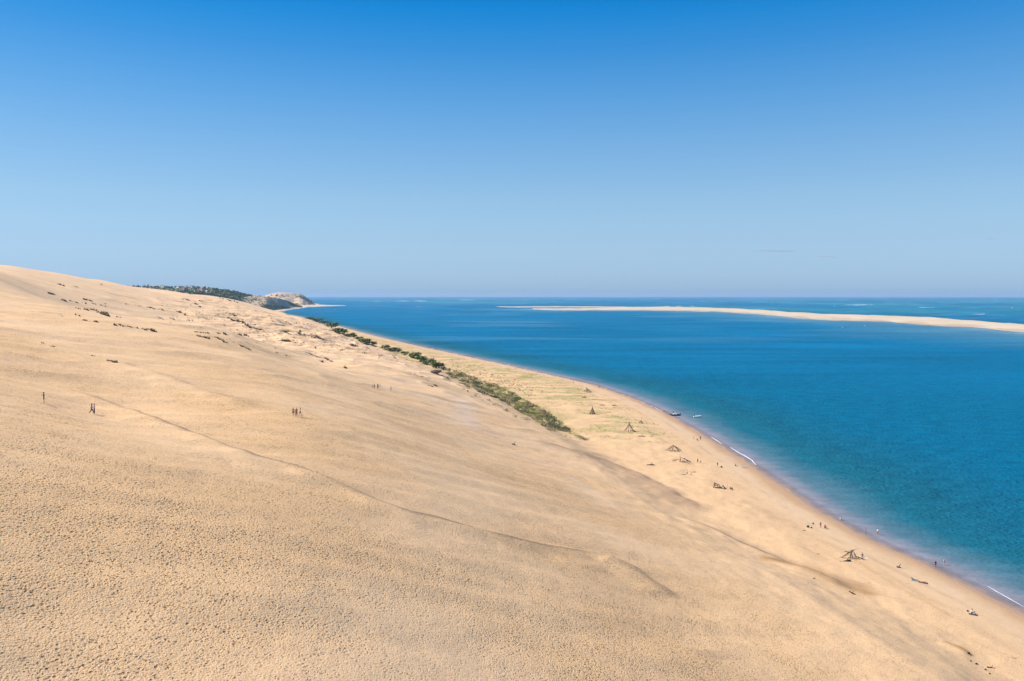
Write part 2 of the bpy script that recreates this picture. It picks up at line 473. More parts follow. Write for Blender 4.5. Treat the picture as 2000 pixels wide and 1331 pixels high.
def sand_material():
    m = bpy.data.materials.new('sand'); m.use_nodes = True
    nt = m.node_tree; N = nt.nodes; L = nt.links; b = N['Principled BSDF']
    def attr(n):
        a = N.new('ShaderNodeAttribute'); a.attribute_name = n; return a.outputs['Fac']
    def mixc(f, a, c):
        x = N.new('ShaderNodeMix'); x.data_type = 'RGBA'
        if isinstance(f, float): x.inputs[0].default_value = f
        else: L.new(f, x.inputs[0])
        for i, q in ((6, a), (7, c)):
            if isinstance(q, tuple): x.inputs[i].default_value = (*q, 1)
            else: L.new(q, x.inputs[i])
        return x.outputs[2]
    def noise_n(scale, detail=3, vec=None, rough=.5):
        n = N.new('ShaderNodeTexNoise'); n.inputs['Scale'].default_value = scale; n.inputs['Detail'].default_value = detail
        n.inputs['Roughness'].default_value = rough
        L.new(vec or geo, n.inputs['Vector']); return n.outputs['Fac']
    def mr(x, a, c, d=0., e=1.):
        r = N.new('ShaderNodeMapRange'); r.inputs['From Min'].default_value = a; r.inputs['From Max'].default_value = c
        r.inputs['To Min'].default_value = d; r.inputs['To Max'].default_value = e; L.new(x, r.inputs['Value']); return r.outputs[0]
    def mth(op, a, c=None):
        x = N.new('ShaderNodeMath'); x.operation = op
        for i, q in enumerate((a, c)):
            if q is None: continue
            if isinstance(q, (int, float)): x.inputs[i].default_value = q
            else: L.new(q, x.inputs[i])
        return x.outputs[0]
    geo = N.new('ShaderNodeNewGeometry').outputs['Position']
    c = mixc(mr(noise_n(.045, 5), .3, .7), (.585, .40, .235), (.63, .44, .27))
    c = mixc(attr('slope_brighten'), c, (.805, .548, .318))
    c = mixc(mr(noise_n(1.4, 4), .3, .75, 0, .35), c, (.49, .315, .17))
    c = mixc(mth('MULTIPLY', mth('MINIMUM', attr('foot'), 1.0), .8), c, (.702, .432, .205))
    c = mixc(attr('pale'), c, (.66, .50, .375))
    c = mixc(attr('dark_tone'), c, (.29, .185, .12))
    c = mixc(attr('ochre'), c, (.40, .235, .105))
    c = mixc(attr('green'), c, (.36, .31, .125))
    c = mixc(attr('damp'), c, (.46, .27, .135))
    b.inputs['Diffuse Roughness'].default_value = 0.0
    L.new(c, b.inputs['Base Color'])
    rg = N.new('ShaderNodeMix'); rg.data_type = 'FLOAT'; L.new(attr('wet'), rg.inputs[0]); rg.inputs[2].default_value = .95; rg.inputs[3].default_value = .45
    L.new(rg.outputs[0], b.inputs['Roughness'])
    sp = N.new('ShaderNodeMix'); sp.data_type = 'FLOAT'; L.new(attr('wet'), sp.inputs[0]); sp.inputs[2].default_value = .08; sp.inputs[3].default_value = .6
    L.new(sp.outputs[0], b.inputs['Specular IOR Level'])
    # footprints: separate pits some 0.2 m across with their shade painted in dark brown, churned sand between
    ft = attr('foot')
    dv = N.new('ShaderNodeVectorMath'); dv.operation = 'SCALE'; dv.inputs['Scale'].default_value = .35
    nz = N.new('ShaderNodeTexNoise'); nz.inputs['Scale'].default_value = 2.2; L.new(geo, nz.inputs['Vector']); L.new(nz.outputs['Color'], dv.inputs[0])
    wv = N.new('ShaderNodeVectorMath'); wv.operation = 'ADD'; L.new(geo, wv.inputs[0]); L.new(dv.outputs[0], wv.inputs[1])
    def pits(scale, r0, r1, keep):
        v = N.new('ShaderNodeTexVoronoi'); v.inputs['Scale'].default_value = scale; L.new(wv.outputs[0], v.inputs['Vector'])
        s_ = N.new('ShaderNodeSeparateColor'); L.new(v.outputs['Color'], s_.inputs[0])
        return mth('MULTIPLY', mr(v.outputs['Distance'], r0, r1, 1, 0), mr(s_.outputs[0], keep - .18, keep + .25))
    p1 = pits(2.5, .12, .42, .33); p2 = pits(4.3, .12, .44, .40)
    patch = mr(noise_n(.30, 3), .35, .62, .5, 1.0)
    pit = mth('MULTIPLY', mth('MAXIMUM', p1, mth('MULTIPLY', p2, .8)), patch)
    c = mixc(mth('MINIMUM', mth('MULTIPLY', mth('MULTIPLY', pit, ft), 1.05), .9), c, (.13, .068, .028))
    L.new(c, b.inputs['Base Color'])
    n2 = noise_n(5.5, 3, None, .6)
    hgt = mth('ADD', mth('MULTIPLY', pit, -.12), mth('MULTIPLY', n2, .15))
    hgt = mth('MULTIPLY', hgt, ft)
    hgt = mth('ADD', hgt, mth('MULTIPLY', noise_n(.35, 3, None, .5), .16))
    bp = N.new('ShaderNodeBump'); bp.inputs['Distance'].default_value = 1.0; bp.inputs['Strength'].default_value = 1.0
    L.new(hgt, bp.inputs['Height'])
    L.new(bp.outputs[0], b.inputs['Normal'])
    return m
M_SAND = sand_material()
land = mesh_np('sand_dune', np.stack([X, Y, Z], -1), Fq, M_SAND, attrs=dict(slope_brighten=slope_brighten, dark_tone=dark_tone, pale=pale, ochre=ochre, green=green, foot=foot, wet=wet, damp=damp))
tag(land, kind='structure')

# ================================================================== SEA
BANK_FRONT = [(1040, 604), (1060, 605.5), (1100, 606.5), (1180, 606.5), (1300, 607), (1400, 609), (1480, 613.5), (1540, 620), (1600, 625), (1680, 627), (1740, 629), (1800, 634), (1850, 636.5), (1900, 640), (2000, 649), (2120, 661)]
BANK_BACK = [(1040, 603.4), (1060, 603), (1100, 603), (1180, 602), (1230, 600), (1300, 599.5), (1400, 601.5), (1480, 605), (1540, 609.5), (1600, 613), (1680, 615.5), (1740, 617), (1800, 619.5), (1850, 622.5), (1900, 626), (2000, 635), (2120, 646)]
az = np.radians(np.concatenate([np.linspace(-180, -36, 30)[:-1], np.linspace(-36, 36, 560), np.linspace(36, 180, 60)[1:-1]]))
rr = 1 / np.linspace(1 / 75., 1 / 35000., 1150)
A, R_ = np.meshgrid(az, rr)
WX = (R_ * np.sin(A)).ravel(); WY = (R_ * np.cos(A)).ravel()
WD = -shore_d(WX, WY)
BF = np.array([at_z(u, v)[:2] for u, v in BANK_FRONT]); BB = np.array([at_z(u, v)[:2] for u, v in BANK_BACK])
bs, _ = line_dist(WX, WY, BF); bb, _ = line_dist(WX, WY, BB)
# distance from the bank, in metres, with sides
front = np.abs(bs); back = np.abs(bb)
behind = back < front
V_ = np.array
deep = V_((.000, .138, .272)); mid = V_((.000, .130, .238)); teal = V_((.010, .110, .150)); shal = V_((.11, .165, .20)); lilac = V_((.23, .215, .24)); turq = V_((.02, .19, .26))
def lerp(a, b, t): return a + (b - a) * t[:, None]
wc = np.tile(deep, (len(WX), 1))
big = fbm(WX / 500, WY / 900, 3, 41)
wc = lerp(wc, mid, np.clip(.5 + big, 0, 1) * (1 - sstep(500, 1400, WY)))
wj = WD + 7 * noise(WX / 40, WY / 55, 42) * sstep(4, 30, WD) + 1.6 * fbm(WX / 9, WY / 5, 3, 48)
wc = lerp(wc, teal, (1 - sstep(14, 100, wj)) * .85)
wc = lerp(wc, shal, (1 - sstep(6, 28, wj)) * .7)
wc = lerp(wc, lilac, (1 - sstep(2.5, 12, wj)) * .9)  # sky reflection in the wet shallows painted as a lilac edge
wc = lerp(wc, V_((.36, .29, .25)), (1 - sstep(0, 2, wj)) * .8)
# shallows round the sandbank
fr = WY / 2500
wc = lerp(wc, V_((.07, .21, .30)), np.where(~behind, (1 - sstep(40, 420, front * 1.0 + 90 * noise(WX / 300, WY / 300, 43))), 0) * .75)
wc = lerp(wc, V_((.20, .30, .36)), np.where(~behind, (1 - sstep(5, 90, front)), 0) * .6)
# ocean behind the bank: turquoise shoals
sh = fbm(WX / 1500, WY / 2600, 4, 44)
off = sstep(0, 500, np.where(WX > BF[:, 0].min(), WY - np.interp(WX, BB[:, 0][np.argsort(BB[:, 0])], BB[:, 1][np.argsort(BB[:, 0])]), WY - 6200)) * sstep(1700, 2600, np.hypot(WX, WY))
wc = lerp(wc, turq, off * np.clip(.30 + 1.5 * sh, 0, 1) * (1 - sstep(9000, 20000, WY)))
streaks = fbm(WX / 260, WY / 60, 4, 45)
wc = wc * (1 + .22 * np.clip(streaks, -1, 1) * sstep(300, 900, WY))[:, None]
wc = lerp(wc, V_((.10, .24, .34)), np.clip((fbm(WX / 500, WY / 160, 3, 47) - .28) * 2.2, 0, 1) * sstep(700, 1500, WY) * .35)
op = np.clip(.30 + WD / 6, .30, 1)
idx = np.arange(len(rr) * len(az)).reshape(len(rr), len(az)); nx = np.roll(idx, -1, 1)
Fw = np.stack([nx[:-1], nx[1:], idx[1:], idx[:-1]], -1).reshape(-1, 4)
keep = (WD[Fw] > -25).any(1)
Fw = Fw[keep]
used = np.unique(Fw); remap = np.full(len(WX), -1); remap[used] = np.arange(len(used))
def water_material():
    m = bpy.data.materials.new('sea_water'); m.use_nodes = True
    nt = m.node_tree; N = nt.nodes; L = nt.links; b = N['Principled BSDF']
    at = N.new('ShaderNodeAttribute'); at.attribute_name = 'wcol'
    geo = N.new('ShaderNodeNewGeometry').outputs['Position']
    mp = N.new('ShaderNodeMapping'); mp.inputs['Scale'].default_value = (.55, 1, 1); mp.inputs['Rotation'].default_value = (0, 0, .25); L.new(geo, mp.inputs['Vector'])
    def nz(s, d, r=.55):
        n = N.new('ShaderNodeTexNoise'); n.inputs['Scale'].default_value = s; n.inputs['Detail'].default_value = d; n.inputs['Roughness'].default_value = r
        L.new(mp.outputs[0], n.inputs['Vector']); return n.outputs['Fac']
    # body colour varies a little by noise, as painted wave texture
    r = N.new('ShaderNodeMapRange'); r.inputs['From Min'].default_value = .3; r.inputs['From Max'].default_value = .7; r.inputs['To Min'].default_value = .78; r.inputs['To Max'].default_value = 1.22
    L.new(nz(.16, 6, .75), r.inputs['Value'])
    s = N.new('ShaderNodeVectorMath'); s.operation = 'SCALE'; L.new(at.outputs['Vector'], s.inputs[0]); L.new(r.outputs[0], s.inputs['Scale'])
    L.new(s.outputs[0], b.inputs['Base Color'])
    b.inputs['Roughness'].default_value = .30
    b.inputs['IOR'].default_value = 1.33
    b.inputs['Specular IOR Level'].default_value = .14
    o = N.new('ShaderNodeAttribute'); o.attribute_name = 'op'; pass
    a1 = N.new('ShaderNodeMath'); a1.operation = 'MULTIPLY'; a1.inputs[1].default_value = .9; L.new(nz(1.15, 4), a1.inputs[0])
    a2 = N.new('ShaderNodeMath'); a2.operation = 'MULTIPLY_ADD'; a2.inputs[1].default_value = 1.6; L.new(nz(.13, 3), a2.inputs[0]); L.new(a1.outputs[0], a2.inputs[2])
    calm = N.new('ShaderNodeAttribute'); calm.attribute_name = 'chop'
    a3 = N.new('ShaderNodeMath'); a3.operation = 'MULTIPLY'; L.new(a2.outputs[0], a3.inputs[0]); L.new(calm.outputs['Fac'], a3.inputs[1])
    bp = N.new('ShaderNodeBump'); bp.inputs['Distance'].default_value = 1.7; L.new(a3.outputs[0], bp.inputs['Height'])
    # rough sea: a diffuse body under a capped Fresnel gloss
    N.remove(b); out = N['Material Output']
    df_ = N.new('ShaderNodeBsdfDiffuse'); L.new(s.outputs[0], df_.inputs['Color']); L.new(bp.outputs[0], df_.inputs['Normal'])
    gl = N.new('ShaderNodeBsdfGlossy'); gl.inputs['Roughness'].default_value = .28; L.new(bp.outputs[0], gl.inputs['Normal'])
    fr_ = N.new('ShaderNodeFresnel'); fr_.inputs['IOR'].default_value = 1.33; L.new(bp.outputs[0], fr_.inputs['Normal'])
    mf = N.new('ShaderNodeMath'); mf.operation = 'MULTIPLY'; mf.inputs[1].default_value = .30; L.new(fr_.outputs[0], mf.inputs[0])
    mn = N.new('ShaderNodeMath'); mn.operation = 'MINIMUM'; mn.inputs[1].default_value = .065; L.new(mf.outputs[0], mn.inputs[0])
    m1 = N.new('ShaderNodeMixShader'); L.new(mn.outputs[0], m1.inputs[0]); L.new(df_.outputs[0], m1.inputs[1]); L.new(gl.outputs[0], m1.inputs[2])
    tr = N.new('ShaderNodeBsdfTransparent'); m2 = N.new('ShaderNodeMixShader'); L.new(o.outputs['Fac'], m2.inputs[0]); L.new(tr.outputs[0], m2.inputs[1]); L.new(m1.outputs[0], m2.inputs[2])
    L.new(m2.outputs[0], out.inputs['Surface'])
    return m
M_WATER = water_material()
chop = sstep(3, 45, WD) * .85 + .12
WZ = np.zeros(len(WX))
sea = mesh_np('sea_water', np.stack([WX, WY, WZ], -1)[used], remap[Fw], M_WATER, attrs=dict(wcol=wc[used], op=op[used], chop=chop[used]))
tag(sea, kind='structure')

# ================================================================== SANDBANK
def loft(name, front, back, hmax, m, steep=.5, rows=20, sub=10, seed=0, extra=None):
    f = np.array([at_z(u, v)[:2] for u, v in front]); k = np.array([at_z(u, v)[:2] for u, v in back])
    t = np.linspace(0, len(f) - 1, (len(f) - 1) * sub + 1); i = np.minimum(t.astype(int), len(f) - 2); q = (t - i)[:, None]
    f = f[i] * (1 - q) + f[i + 1] * q; k = k[i] * (1 - q) + k[i + 1] * q
    W0 = np.hypot(*(k - f).T)
    f = f + (k - f) * (.10 * fbm(f[:, 0] / 70, f[:, 1] / 200, 3, seed + 1))[:, None]; k = k + (k - f) * (.12 * fbm(k[:, 0] / 60, k[:, 1] / 200, 3, seed + 2))[:, None]
    V = []; ed = []
    s = np.linspace(-.12, 1.12, rows)
    for r in s:
        P = f * (1 - r) + k * r
        W = np.hypot(*(k - f).T)
        e = np.minimum(r, 1 - r)
        z = np.where(e < 0, e * 30, hmax * np.minimum(1, (W / 120)) * np.clip(e * 2, 0, 1) ** steep * (1 + .35 * noise(P[:, 0] / 90, P[:, 1] / 160, seed)))
        V.append(np.column_stack([P, z + np.zeros(len(P))])); ed.append(np.clip(1 - e * 4.5 + .8 * fbm(P[:, 0] / 50, P[:, 1] / 120, 3, seed + 4), 0, 1) + np.zeros(len(P)))
    V = np.concatenate(V); n = len(f); ed = np.concatenate(ed)
    idx = np.arange(rows * n).reshape(rows, n)
    Q = np.stack([idx[:-1, :-1], idx[:-1, 1:], idx[1:, 1:], idx[1:, :-1]], -1).reshape(-1, 4)
    return mesh_np(name, V, Q, m, attrs=dict(edge=ed))
def two_tone(m, attr_name, col2, amount=1.0):
    nt = m.node_tree; b = nt.nodes['Principled BSDF']; src = b.inputs['Base Color'].links[0].from_socket
    a = nt.nodes.new('ShaderNodeAttribute'); a.attribute_name = attr_name
    k = nt.nodes.new('ShaderNodeMath'); k.operation = 'MULTIPLY'; k.inputs[1].default_value = amount; nt.links.new(a.outputs['Fac'], k.inputs[0])
    x = nt.nodes.new('ShaderNodeMix'); x.data_type = 'RGBA'; nt.links.new(k.outputs[0], x.inputs[0]); nt.links.new(src, x.inputs[6]); x.inputs[7].default_value = (*col2, 1)
    nt.links.new(x.outputs[2], b.inputs['Base Color']); return m
M_BANK = two_tone(mat('bank_sand', (.56, .43, .285), .9, .1, vary=.16, scale=.012), 'edge', (.36, .27, .19), .8)
sb = loft('sandbank', BANK_FRONT, BANK_BACK, 3.4, M_BANK, seed=3); tag(sb, kind='structure')
sb2 = loft('sandbank_spit', [(968, 599.6), (1010, 601), (1080, 600.8), (1160, 601.2), (1225, 602)], [(968, 599.5), (1010, 599.3), (1080, 599), (1160, 599.2), (1225, 599.8)], 2.6, M_BANK, seed=5); tag(sb2, kind='structure')

# ================================================================== FAR COAST
M_BARE = mat('far_sand', (.60, .43, .265), .95, .05, vary=.16, scale=.02)
def ridge(name, cols, m, seed=0, rows=40, sub=10, gully=0., backdrop=250, col_attr=False, rough=3.):
    """cols: (u, v of foot, z of foot, v of crest, distance of crest)"""
    c = np.array([(u, vf, at_z(u, vf, zf)[1] if zf < 100 else zf, vc, yc) for u, vf, zf, vc, yc in cols], float)
    t = np.linspace(0, len(c) - 1, (len(c) - 1) * sub + 1); i = np.minimum(t.astype(int), len(c) - 2); q = (t - i)[:, None]
    c = c[i] * (1 - q) + c[i + 1] * q
    foot = np.array([at_y(u, vf, zf) for u, vf, zf, vc, yc in c]); cr = np.array([at_y(u, vc, yc) for u, vf, zf, vc, yc in c])
    V = []
    for r in np.linspace(0, 1, rows):
        P = foot * (1 - r) + cr * r
        s = r ** 1.25
        z = foot[:, 2] * (1 - s) + cr[:, 2] * s
        env = math.sin(math.pi * min(r, .999)) ** .6
        z = z + env * (rough * fbm(P[:, 0] / 120, P[:, 1] / 120, 3, seed) + gully * (np.abs(noise(P[:, 0] / 60, P[:, 1] / 900, seed + 3)) - .3))
        V.append(np.column_stack([P[:, 0], P[:, 1], z]))
    d = cr[:, :2] / np.hypot(*cr[:, :2].T)[:, None]
    for r in (.25, .6, 1.):
        P = cr[:, :2] + d * backdrop * r + np.array([-1, 0]) * backdrop * r
        V.append(np.column_stack([P, cr[:, 2] * (1 - r) - 3]))
    V = np.concatenate(V); n = len(c); R2 = rows + 3
    idx = np.arange(R2 * n).reshape(R2, n)
    Q = np.stack([idx[:-1, :-1], idx[:-1, 1:], idx[1:, 1:], idx[1:, :-1]], -1).reshape(-1, 4)
    uu_ = 1000 + V[:, 0] / V[:, 1] * F
    sandy = np.clip(sstep(462, 500, uu_) * (.55 + 1.8 * noise(V[:, 0] / 60, V[:, 1] / 900, 55)), 0, 1)
    o = mesh_np(name, V, Q, m, attrs=dict(sandy=sandy)); tag(o, kind='structure')
    return o, V.reshape(R2, n, 3)
bare, BV = ridge('bare_sand_hill', [(500, 597, 2, 588, 5200), (512, 597, 2, 583, 5200), (522, 598, 2, 577, 5200), (532, 598, 2, 573, 5250), (545, 598, 2, 571.5, 5300), (560, 597.5, 2, 572, 5350), (575, 597, 2, 573, 5400), (585, 597, 2, 573.5, 5450),
      (592, 597, 2, 576.5, 5500), (600, 596.5, 2, 582, 5550), (607, 596, 2, 587, 5650), (614, 595.5, 2, 591, 5750), (622, 595.2, 2, 594, 5850)], M_BARE, 51, gully=9, rough=6)
M_SCRUB = mat('scrub_slope', (.13, .135, .085), .95, .05, vary=.45, scale=.012)
M_FARGR = two_tone(mat('far_hill', (.20, .22, .12), .95, .05, vary=.4, scale=.02), 'sandy', (.52, .38, .24))
wood, WV = ridge('wooded_hill', [(200, 588, 2850, 560, 3300), (255, 588, 2850, 559.5, 3300), (285, 588, 2850, 559.5, 3320), (330, 588, 2850, 560, 3350), (380, 592, 2880, 560.5, 3380), (410, 596, 2900, 562.5, 3400), (440, 600, 2930, 566, 3420), (465, 604, 2960, 570, 3440),
      (480, 608, 3000, 574, 3460), (500, 609, 3080, 577.5, 3500), (520, 609, 2, 579.5, 3560), (545, 606, 2, 583, 3800), (562, 604, 2, 588, 4100), (575, 602, 2, 594, 4350), (590, 600.8, 2, 598, 4550)], M_FARGR, 52, gully=7, rough=4)
beachf = loft('far_beach', [(500, 613), (520, 612), (540, 611), (560, 607), (580, 603.8), (600, 601), (620, 599.6), (640, 598.8), (660, 598.2), (676, 597.8)],
     [(500, 606.5), (520, 606), (540, 603), (560, 600.5), (580, 597.5), (600, 595.2), (620, 595.4), (640, 596.2), (660, 596.9), (676, 597.6)], 3.0, M_BANK, seed=8)
tag(beachf, kind='structure')

# ================================================================== VEGETATION
M_BUSH = mat('bush_leaf', (.10, .145, .05), .8, .2, vary=.35, scale=.9)
M_BUSH2 = mat('olive_leaf', (.13, .155, .055), .8, .2, vary=.35, scale=.9)
M_GREYB = mat('grey_heath', (.20, .175, .15), .9, .1, vary=.3, scale=1.2)
M_GRASS = mat('marram', (.40, .375, .155), .9, .1, vary=.4, scale=.25)
M_GRASSD = mat('dark_marram', (.21, .24, .105), .9, .1, vary=.35, scale=.2)
M_HEATH = mat('heath_stem', (.33, .27, .18), .9, .1, vary=.3, scale=.3)
M_STEM = mat('bush_stem', (.13, .10, .075), .9, .1)
M_ROOTSAND = mat('root_crust', (.15, .105, .07), .95, .05, vary=.3, scale=1.5)

def leaves(mb, c, r, n, size, rng, hollow=.5):
    """small leaf sprays scattered through a lumpy crown"""
    lobes = [(Vector((rng.uniform(-.55, .55) * r[0], rng.uniform(-.55, .55) * r[1], rng.uniform(-.15, .5) * r[2])), rng.uniform(.38, .68)) for _ in range(7)]
    for _ in range(n):
        lc, lr = rng.choice(lobes)
        d = Vector((rng.gauss(0, 1), rng.gauss(0, 1), rng.gauss(0, 1))).normalized() * (lr * rng.uniform(hollow, 1.05))
        p = Vector(c) + lc + Vector((d.x * r[0], d.y * r[1], d.z * r[2]))
        if p.z < c[2] - r[2] * .75: p.z = c[2] - r[2] * rng.uniform(.2, .75)
        nrm = (d + Vector((rng.uniform(-.6, .6), rng.uniform(-.6, .6), rng.uniform(-.2, .9)))).normalized()
        q = nrm.to_track_quat('Z', 'Y').to_matrix()
        s = size * rng.uniform(.6, 1.4)
        a = rng.uniform(0, 6.28); ca, sa = math.cos(a) * s, math.sin(a) * s
        vs = [p + q @ Vector(v) for v in ((ca, sa, 0), (-sa * .6, ca * .6, s * .15), (-ca, -sa, 0), (sa * .6, -ca * .6, s * .15))]
        mb.add(vs, [(0, 1, 2, 3)])

def bush(u, v, w, h, m, label, group, dep=None, n=420):
    rng = random.Random(int(u * 7 + v))
    x, y, z = hit(u, v)
    k = math.hypot(x, y) / F                      # metres per photo pixel there
    W, Hh = w * k / 2 * 1.2, h * k
    dep = dep or W * .8
    root = empty('shrub', (x, y, z)); tag(root, label, 'shrub', group)
    f = MB(); leaves(f, (0, 0, Hh * .36), (W, dep, Hh * .55), n, max(.22, W * .11), rng, .15)
    f.build('foliage', m, root, smooth=False)
    st = MB()
    for i in range(5):
        a = rng.uniform(0, 6.28); e = (math.cos(a) * W * .5, math.sin(a) * dep * .5, Hh * .6)
        st.tube([(0, 0, -.2), (e[0] * .35, e[1] * .35, e[2] * .55), e], [.09, .06, .02], 5)
    st.build('stem', M_STEM, root)
    return root
GB = 'dark green shrubs along the foot of the dune'
for i, a in enumerate([
    (604, 624, 16, 6, 'low dark green shrub at the far end of the shrub line on the dune edge'),
    (619, 629, 20, 8, 'rounded dark green shrub second from the far end of the line on the dune edge'),
    (634, 634, 18, 9, 'dark green shrub against the blue water on the dune edge'),
    (648, 641, 24, 13, 'large dark green shrub where the dune edge meets the first strip of beach'),
    (664, 652, 30, 13, 'big bushy dark green shrub beside the start of the narrow beach'),
    (683, 659, 24, 11, 'dark green shrub spreading downhill from the biggest far shrub'),
    (702, 664, 16, 7, 'small thin green shrub in the gap between two thick shrub clumps'),
    (713, 671, 26, 12, 'compact dark green shrub standing alone in the middle of the shrub line'),
    (728, 674, 18, 8, 'low green shrub touching the near side of the lone compact shrub'),
    (752, 682, 18, 9, 'small dark green shrub at the top of the nearer shrub clump'),
    (770, 687, 30, 9, 'wide flat green shrub in the nearer shrub clump'),
    (791, 693, 18, 9, 'brownish green shrub in the middle of the nearer clump'),
    (808, 699, 26, 13, 'bright green shrub in the nearer clump below the brownish one'),
    (823, 706, 28, 13, 'dense dark green shrub just above the last big one'),
    (838, 711, 24, 11, 'dark green shrub squeezed between two bigger ones near the end of the line'),
    (857, 720, 30, 16, 'darkest and roundest shrub ending the shrub line above the grey bush')]):
    bush(a[0], a[1], a[2], a[3], M_BUSH2 if i in (6, 11, 12) else M_BUSH, a[4], GB)
bush(853, 731, 22, 11, M_GREYB, 'grey leafless bush right below the last dark green shrub', None)
bush(866, 723, 14, 9, M_GREYB, 'small dark grey twiggy bush tucked behind the grey leafless bush', None)
bush(237, 555, 9, 5, M_BUSH, 'tiny lone dark bush on the skyline of the dune crest', None, n=160)
bush(198, 557, 4, 3, M_BUSH2, 'smallest olive bush on the dune just under the skyline', None, n=80)

def tuft(mb, x, y, z, r, h, nb, rng, lean=.5):
    for _ in range(nb):
        a = rng.uniform(0, 6.28); q = r * math.sqrt(rng.random())
        bx, by = x + math.cos(a) * q, y + math.sin(a) * q
        hh = h * rng.uniform(.5, 1.1); w = hh * rng.uniform(.10, .22)
        lx, ly = rng.gauss(.15, lean) * hh * .6, rng.gauss(0, lean) * hh * .6
        t = rng.uniform(0, 3.14); cx, cy = math.cos(t) * w, math.sin(t) * w
        mb.add([(bx - cx, by - cy, z - .08), (bx + cx, by + cy, z - .08), (bx + lx * .5 + cx * .7, by + ly * .5 + cy * .7, z + hh * .65), (bx + lx, by + ly, z + hh), (bx + lx * .5 - cx * .7, by + ly * .5 - cy * .7, z + hh * .65)], [(0, 1, 2, 3, 4)])

# ---- the long strip of heath and marram at the dune foot
STRIP = [(880, 726, 738), (910, 736, 752), (950, 748, 768), (985, 762, 784), (1010, 776, 798), (1040, 792, 814), (1070, 806, 836), (1090, 823, 840), (1112, 842, 845)]
def strip_points(n, rng):
    out = []
    us = [s[0] for s in STRIP]
    for _ in range(n):
        u = rng.uniform(872, 1112)
        lo = np.interp(u, us, [s[1] for s in STRIP]); hi = np.interp(u, us, [s[2] for s in STRIP])
        e = 3.4 * float(noise(u / 11., 3.3, 61)); pad = float(np.interp(u, [1060, 1112], [1, .1])); lo -= 3 * pad; hi += 4 * pad; e *= pad
        v = lo + e + (hi - lo) * rng.random()
        if float(noise(u / 9., v / 6., 66)) > .42 or rng.random() < float(np.interp(u, [1050, 1112], [0, .75])): continue
        out.append((u, v))
    out += [(rng.gauss(1132, 7), 0) for _ in range(60)]
    out = [(u, v if v else 849 + (u - 1118) * .42 + rng.gauss(0, 1.2)) for u, v in out]
    out += [(900 + 60 * q + rng.gauss(0, 5), 758 + 30 * q + rng.gauss(0, 1.5)) for q in [rng.random() * 2.2 for _ in range(60)]]
    return out
def hits(P):
    """many photo pixels to land points at once"""
    P = np.array(P, float); x = (P[:, 0] - 1000) / F; zz = -(P[:, 1] - 665.5) / F
    c, s = math.cos(PITCH), math.sin(PITCH); y = c + zz * s; dz = zz * c - s
    lo = np.full(len(P), 30.); hi = np.full(len(P), 30.); done = np.zeros(len(P), bool)
    t = 30.
    while t < 6000 and not done.all():
        t2 = t * 1.025
        h = height(x * t2, y * t2)
        new = (~done) & (H + dz * t2 < h)
        lo[new] = t; hi[new] = t2; done |= new; t = t2
    lo[~done] = 5999; hi[~done] = 6000
    for _ in range(9):
        m = (lo + hi) / 2; b = H + dz * m < height(x * m, y * m)
        hi = np.where(b, m, hi); lo = np.where(b, lo, m)
    X_, Y_ = x * hi, y * hi
    return np.column_stack([X_, Y_, height(X_, Y_)])
rng = random.Random(5)
g1, g2, g3 = MB(), MB(), MB()
for (x, y, z), (u, v) in zip(*(lambda p: (hits(p), p))(strip_points(3800, rng))):
    k = float(noise(x / 9, y / 9, 62)); s = 1.0
    b = (g1 if k > .12 else g2 if k > -.3 else g3)
    tuft(b, x, y, z, 1.0, .55 * rng.uniform(.5, 1.6) * (1.5 if k < -.1 else 1), 9, rng)
# ---- sparse grass of the beach flat: tufts where the sand is tinted green
rng = random.Random(6)
pts = []
for _ in range(30000):
    y = 330 * (1150 / 330) ** rng.random(); sx_ = float(shore_x(y)); d = rng.uniform(16, 100)
    pts.append((sx_ - d * 1.05, y))
P = np.array(pts); d = shore_d(P[:, 0], P[:, 1]); df = np.interp(P[:, 1], _fY, _fD)
gsn = fbm(P[:, 0] / 26, P[:, 1] / 11, 3, 23); pz = height(P[:, 0], P[:, 1])
kk = (d < df + 6) & (gsn + np.array([rng.uniform(-.25, .25) for _ in pts]) > -.05)
for (x, y), z, g in list(zip(P[kk], pz[kk], gsn[kk]))[:5200]:
    tuft(g1 if rng.random() < .72 else g2, x, y, z, .6, rng.uniform(.28, .55), 4, rng, .8)
# small dark dots of plants standing between shrubs and beach
rng = random.Random(8)
Q = [(rng.uniform(880, 1040), 0) for _ in range(260)]
Q = [(u, np.interp(u, [880, 1040], [722, 780]) - rng.uniform(2, 26)) for u, _ in Q]
for (x, y, z) in hits(Q): tuft(g2 if rng.random() < .6 else g3, x, y, z, .35, rng.uniform(.4, .9), 6, rng)
tag(g1.build('marram_grass', M_GRASS, smooth=False), kind='stuff')
tag(g2.build('heath_grass', M_HEATH, smooth=False), kind='stuff')
tag(g3.build('dark_grass', M_GRASSD, smooth=False), kind='stuff')

